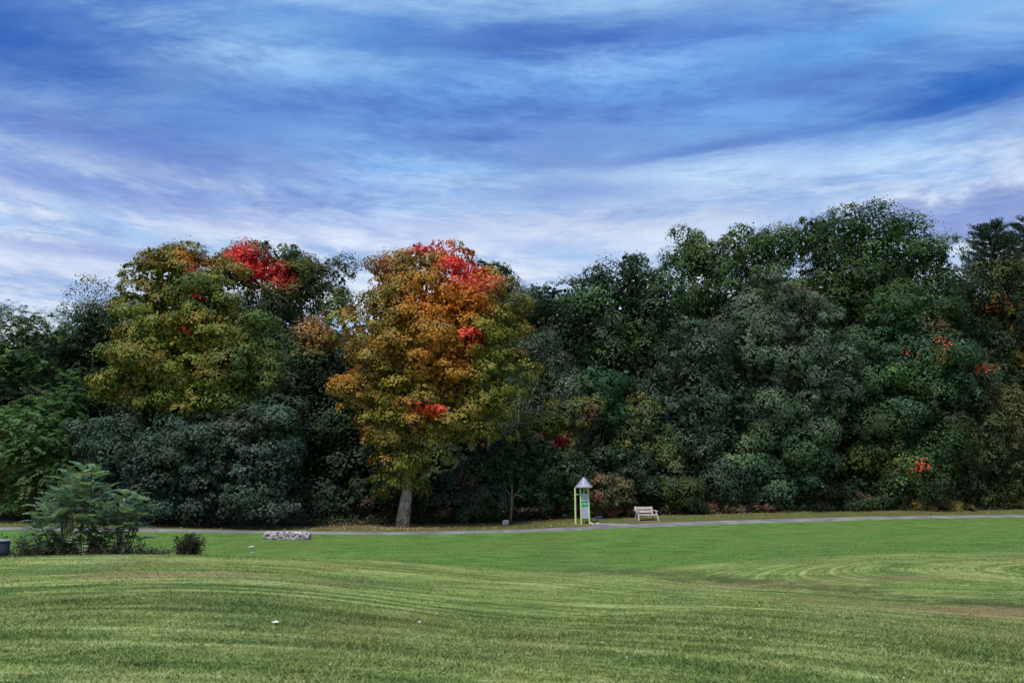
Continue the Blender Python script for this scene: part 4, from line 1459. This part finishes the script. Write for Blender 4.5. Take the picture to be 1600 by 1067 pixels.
# ------------------------------------------------------------------ bench
m, t, out = new_mat('bench_wood')
pos = t.node('ShaderNodeTexCoord').outputs['Object']
x_, y_, z_ = t.sep(pos)
n = t.noise(t.xyz(t.math('MULTIPLY', x_, 1.5), t.math('MULTIPLY', y_, 14.0), t.math('MULTIPLY', z_, 14.0)), 2.0, 6, 0.6)
principled(t, out, t.mix(t.step(n, 0.3, 0.7), (0.36, 0.29, 0.25), (0.56, 0.48, 0.42)), 0.7, 0.2, 0, n, 0.4, 0.01)
M_BENCH = m
bb = P(1009, 812.5, 51.5)
bb[2] = gz(bb[0], bb[1])
bench = tag(empty('park_bench', bb, math.radians(17)), 'pale timber park bench with armrests facing the path', 'bench')


def plank(c, size, name, rot=None):
    b = MB()
    b.box(c, size, rot)
    return b.build(name, M_BENCH, bench)


tilt = Matrix.Rotation(math.radians(-14), 3, 'X')
plank((0, 0.30, 0.80), (1.36, 0.045, 0.17), 'back_slat', tilt)
plank((0, 0.245, 0.575), (1.36, 0.045, 0.17), 'back_slat', tilt)
for yy in (-0.24, -0.07, 0.10):
    plank((0, yy, 0.40 - (yy + 0.24) * 0.1), (1.30, 0.155, 0.045), 'seat_slat')
plank((0, -0.325, 0.345), (1.30, 0.04, 0.10), 'apron')
for s in (-1, 1):
    for (a, c_, nm) in (((s * 0.74, -0.42, -0.04), (s * 0.66, -0.26, 0.60), 'front_leg'), ((s * 0.62, 0.30, -0.04), (s * 0.62, 0.16, 0.42), 'rear_leg'), ((s * 0.60, 0.16, 0.38), (s * 0.60, 0.345, 0.90), 'back_post')):
        b = MB()
        b.beam(a, c_, 0.085, 0.07)
        b.build(nm, M_BENCH, bench)
    plank((s * 0.70, -0.06, 0.63), (0.12, 0.66, 0.045), 'armrest', Matrix.Rotation(math.radians(4), 3, 'X'))

# ------------------------------------------------------------------ stone block, drum, litter
m, t, out = new_mat('mottled_stone')
pos = t.node('ShaderNodeNewGeometry').outputs['Position']
n1, n2 = t.noise(pos, 6.0, 6, 0.6, 0.5), t.noise(pos, 17.0, 5, 0.65)
c = t.mix(t.step(t.math('MULTIPLY_ADD', n2, 0.4, t.math('MULTIPLY', n1, 0.8)), 0.54, 0.62), (0.06, 0.05, 0.07), (0.46, 0.42, 0.43))
c = t.mix(t.step(t.noise(pos, 1.4, 3, 0.5), 0.5, 0.66, 0, 0.55), c, (0.17, 0.145, 0.19))
principled(t, out, c, 0.9, 0.15, 0, n1, 0.8, 0.06)
M_STONE = m


def boulder(name, label, cat, foot, size, rz, mat, seed, nu=28, nv=14, rough=0.10):
    rg = np.random.default_rng(seed)
    V = []
    ph = rg.uniform(0, 6.28, 12)
    for j in range(nv):
        v = -math.pi / 2 + math.pi * j / (nv - 1)
        for i in range(nu):
            u = 2 * math.pi * i / nu
            d = np.array([math.cos(v) * math.cos(u), math.cos(v) * math.sin(u), math.sin(v)])
            e = np.sign(d) * np.abs(d) ** 0.45                      # blocky
            q = e * np.array(size) / 2
            k = 1 + rough * (math.sin(7 * q[0] + ph[0]) * math.sin(6 * q[2] + ph[1]) + 0.7 * math.sin(13 * q[0] + ph[2] + 5 * q[1]) * math.cos(11 * q[2] + ph[3])) + rg.normal(0, rough * 0.22)
            V.append(q * np.array([1 + (k - 1) * 0.25, k, k]) + np.array([0, 0, size[2] * 0.38]))
    F = [(j * nu + i, j * nu + (i + 1) % nu, (j + 1) * nu + (i + 1) % nu, (j + 1) * nu + i) for j in range(nv - 1) for i in range(nu)]
    o = mesh_np(name, V, F, mat)
    o.location = foot
    o.rotation_euler = (0, 0, rz)
    return tag(o, label, cat)


s0 = P(449, 846, 39.8)
s0[2] = gz(s0[0], s0[1])
boulder('stone_block', 'long low stone block mottled white and grey, lying beside the path', 'stone', s0, (2.5, 0.75, 0.46), math.radians(-7), M_STONE, 4, rough=0.07, nu=48, nv=22)
s1 = P(790, 807, 50.2)
s1[2] = gz(s1[0], s1[1])
M_PALEST = simple_mat('pale_stone', (0.30, 0.29, 0.31), 0.9, 0.1, var=0.25)
boulder('small_stone', 'small pale stone at the foot of the bare sapling', 'stone', s1 + np.array([0, 0, 0.05]), (0.42, 0.3, 0.34), 0.4, M_PALEST, 6, 18, 10)

M_DRUM = simple_mat('dark_drum', (0.022, 0.024, 0.032), 0.5, 0.4, var=0.2, scale=5)
M_RIM = simple_mat('drum_rim', (0.22, 0.24, 0.27), 0.5, 0.4, var=0.12)
dY = 23.5
d0 = P(-9, 868, dY)
d0[2] = gz(d0[0], d0[1])
dr = tag(empty('metal_drum', d0), 'squat dark grey drum with pale rim, cut by the left edge', 'drum')
k = mpp(860, dY)
ztop = (P(0, 844, dY)[2] - d0[2])
b = MB()
rr = 19 * k
b.lathe([(rr * 0.97, 0.06), (rr, 0.10), (rr, ztop * 0.5), (rr * 1.02, ztop * 0.52), (rr, ztop * 0.54), (rr, ztop - 0.03)], (0, 0, 0), 28)
b.build('body', M_DRUM, dr, True)
b = MB()
b.lathe([(rr * 1.03, ztop - 0.029), (rr * 1.04, ztop), (rr * 0.97, ztop + 0.012), (rr * 0.5, ztop + 0.03)], (0, 0, 0), 28)
b.build('lid', M_RIM, dr)
b = MB()
b.box((0, 0, 0.03), (rr * 2.3, rr * 2.3, 0.34), None, 0.02)
b.build('base', M_CONC, dr)

M_PAPER = simple_mat('paper', (0.62, 0.63, 0.62), 0.8, 0.1, var=0.06)


def scrap(label, px, py, Y, size, seed):
    rg = np.random.default_rng(seed)
    p = P(px, py, Y)
    p[2] = gz(p[0], p[1])
    n = 5
    V = [(size * (i / (n - 1) - 0.5) + rg.normal(0, size * 0.06), size * 0.8 * (j / (n - 1) - 0.5) + rg.normal(0, size * 0.06), abs(rg.normal(0, size * 0.16)) + 0.025) for j in range(n) for i in range(n)]
    F = [(j * n + i, j * n + i + 1, (j + 1) * n + i + 1, (j + 1) * n + i) for j in range(n - 1) for i in range(n - 1)]
    o = mesh_np('paper_scrap', V, F, M_PAPER)
    o.location = p
    md = o.modifiers.new('thick', 'SOLIDIFY')
    md.thickness = 0.004
    return tag(o, label, 'litter', 'white scraps on the grass')


def ground_hit(px, py, y0=5.0, y1=70.0):
    for yv in np.arange(y0, y1, 0.05):
        q = P(px, py, yv)
        if q[2] <= gz(q[0], q[1]):
            return yv
    return y1


scrap('white scrap of paper on the mown lawn, nearest and largest', 430, 976, ground_hit(430, 976), 0.075, 1)
scrap('tiny white speck on the mown lawn near the middle of the view', 655, 975, ground_hit(655, 975), 0.04, 2)
scrap('white litter lying on the lawn below the stone block', 393, 855.5, ground_hit(393, 855.5, 24), 0.22, 3)
scrap('small white bit of litter just before the one below the stone block', 395.5, 865, ground_hit(395.5, 865, 24), 0.14, 4)
scrap('small white bit of litter in the grass right of the ferny clump', 259, 861.5, ground_hit(259, 861.5, 24), 0.12, 5)

# fallen leaves under the maple, on the strip and along the wood's edge
rg = np.random.default_rng(8)
n = 5200
yy = np.empty(n)
xx = rg.uniform(-36, 48, n)
ye = np.interp(xx, EDGE[:, 0], EDGE[:, 1])
yp = np.interp(xx, path_w[:, 0], path_w[:, 1])
yy = yp + 0.8 + (ye - yp + 1.2) * np.sqrt(rg.random(n))
q = rg.random(n) < 0.25
xx[q] = P(640, 820, 49)[0] + rg.normal(0, 4.5, q.sum())
yy[q] = 48.6 + rg.normal(0, 1.6, q.sum())
cc = np.array([(0.26, 0.13, 0.05), (0.36, 0.16, 0.04), (0.20, 0.10, 0.05), (0.30, 0.22, 0.07), (0.38, 0.34, 0.24)])[rg.integers(0, 5, n)]
V, F = leaf_quads(np.stack([xx, yy, ground(xx, yy) + 0.05], 1), unit(UP + rg.normal(0, 0.35, (n, 3))), rand_dirs(rg, n) * np.array([1, 1, 0.2]), rg.uniform(0.07, 0.13, n), rg.uniform(0.05, 0.10, n), 0.05)
tag(mesh_np('fallen_leaves', V, F, M_LEAF, attrs={'leaf_colour': ('FACE', 'FLOAT_COLOR', np.concatenate([cc, np.ones((n, 1))], 1))}), kind='stuff')

# stray leaves and clover heads on the mown lawn
n = 700
yy = np.sqrt(rg.uniform(6 ** 2, 22 ** 2, n))
xx = rg.uniform(-1, 1, n) * (0.74 * yy + 0.5)
cc = np.array([(0.32, 0.28, 0.16), (0.28, 0.21, 0.09), (0.22, 0.13, 0.06), (0.36, 0.35, 0.24), (0.30, 0.31, 0.12)])[rg.integers(0, 5, n)]
V, F = leaf_quads(np.stack([xx, yy, ground(xx, yy) + 0.03], 1), unit(UP + rg.normal(0, 0.4, (n, 3))), rand_dirs(rg, n) * np.array([1, 1, 0.3]), rg.uniform(0.015, 0.045, n), rg.uniform(0.012, 0.03, n), 0.05)
tag(mesh_np('lawn_litter', V, F, M_LEAF, attrs={'leaf_colour': ('FACE', 'FLOAT_COLOR', np.concatenate([cc, np.ones((n, 1))], 1))}), kind='stuff')

# ragged undergrowth along the wood's edge
n = 26000
xc = rg.uniform(-40, 50, 900)
ci = rg.integers(0, 900, n)
hc = rg.uniform(0.15, 0.75, 900)
wc = rg.uniform(0.2, 0.6, 900)
dc = rg.uniform(0.0, 2.2, 900)
xx = xc[ci] + rg.normal(0, 1, n) * wc[ci] * 0.6
yy = np.interp(xx, EDGE[:, 0], EDGE[:, 1]) + dc[ci] + rg.normal(0, 1, n) * wc[ci] * 0.5
hh = hc[ci] * np.sqrt(rg.random(n)) * np.exp(-((xx - xc[ci]) / wc[ci]) ** 2 * 0.6)
pal_ = np.array([DKG, DKG, BLG, BLG, (0.075, 0.06, 0.03), (0.10, 0.055, 0.03), (0.09, 0.10, 0.03)])
cc = jitter_col(rg, pal_[rg.integers(0, len(pal_), 900)][ci], n, 0.2, 0.08)
V, F = leaf_quads(np.stack([xx, yy, ground(xx, yy) + hh + 0.03], 1), unit(UP + rg.normal(0, 0.5, (n, 3)) + np.array([0, -0.3, 0])), rand_dirs(rg, n), rg.uniform(0.10, 0.22, n), rg.uniform(0.06, 0.14, n), 0.08)
tag(mesh_np('undergrowth', V, F, M_LEAF, attrs={'leaf_colour': ('FACE', 'FLOAT_COLOR', np.concatenate([cc, np.ones((n, 1))], 1))}), kind='stuff')

# overhead cable along the wood's edge
M_WIRE = simple_mat('cable', (0.05, 0.055, 0.065), 0.5, 0.3, var=0.1)
cp = [P(*q) for q in [(-900, 672, 52), (-100, 664, 49.5), (300, 668, 48), (480, 669, 47.6), (640, 668, 47.2), (800, 662, 47.2), (930, 654, 47.8), (1080, 651, 48.6), (1200, 656, 49.8), (1320, 665, 51), (1480, 675, 52.5), (1700, 684, 54), (2500, 690, 58)]]
b = MB()
b.tube(cp, 0.008, 5)
tag(b.build('overhead_cable', M_WIRE), 'thin dark overhead cable strung across the face of the wood', 'cable')

print('leaf triangles', TRI[0], 'objects', len(bpy.data.objects))
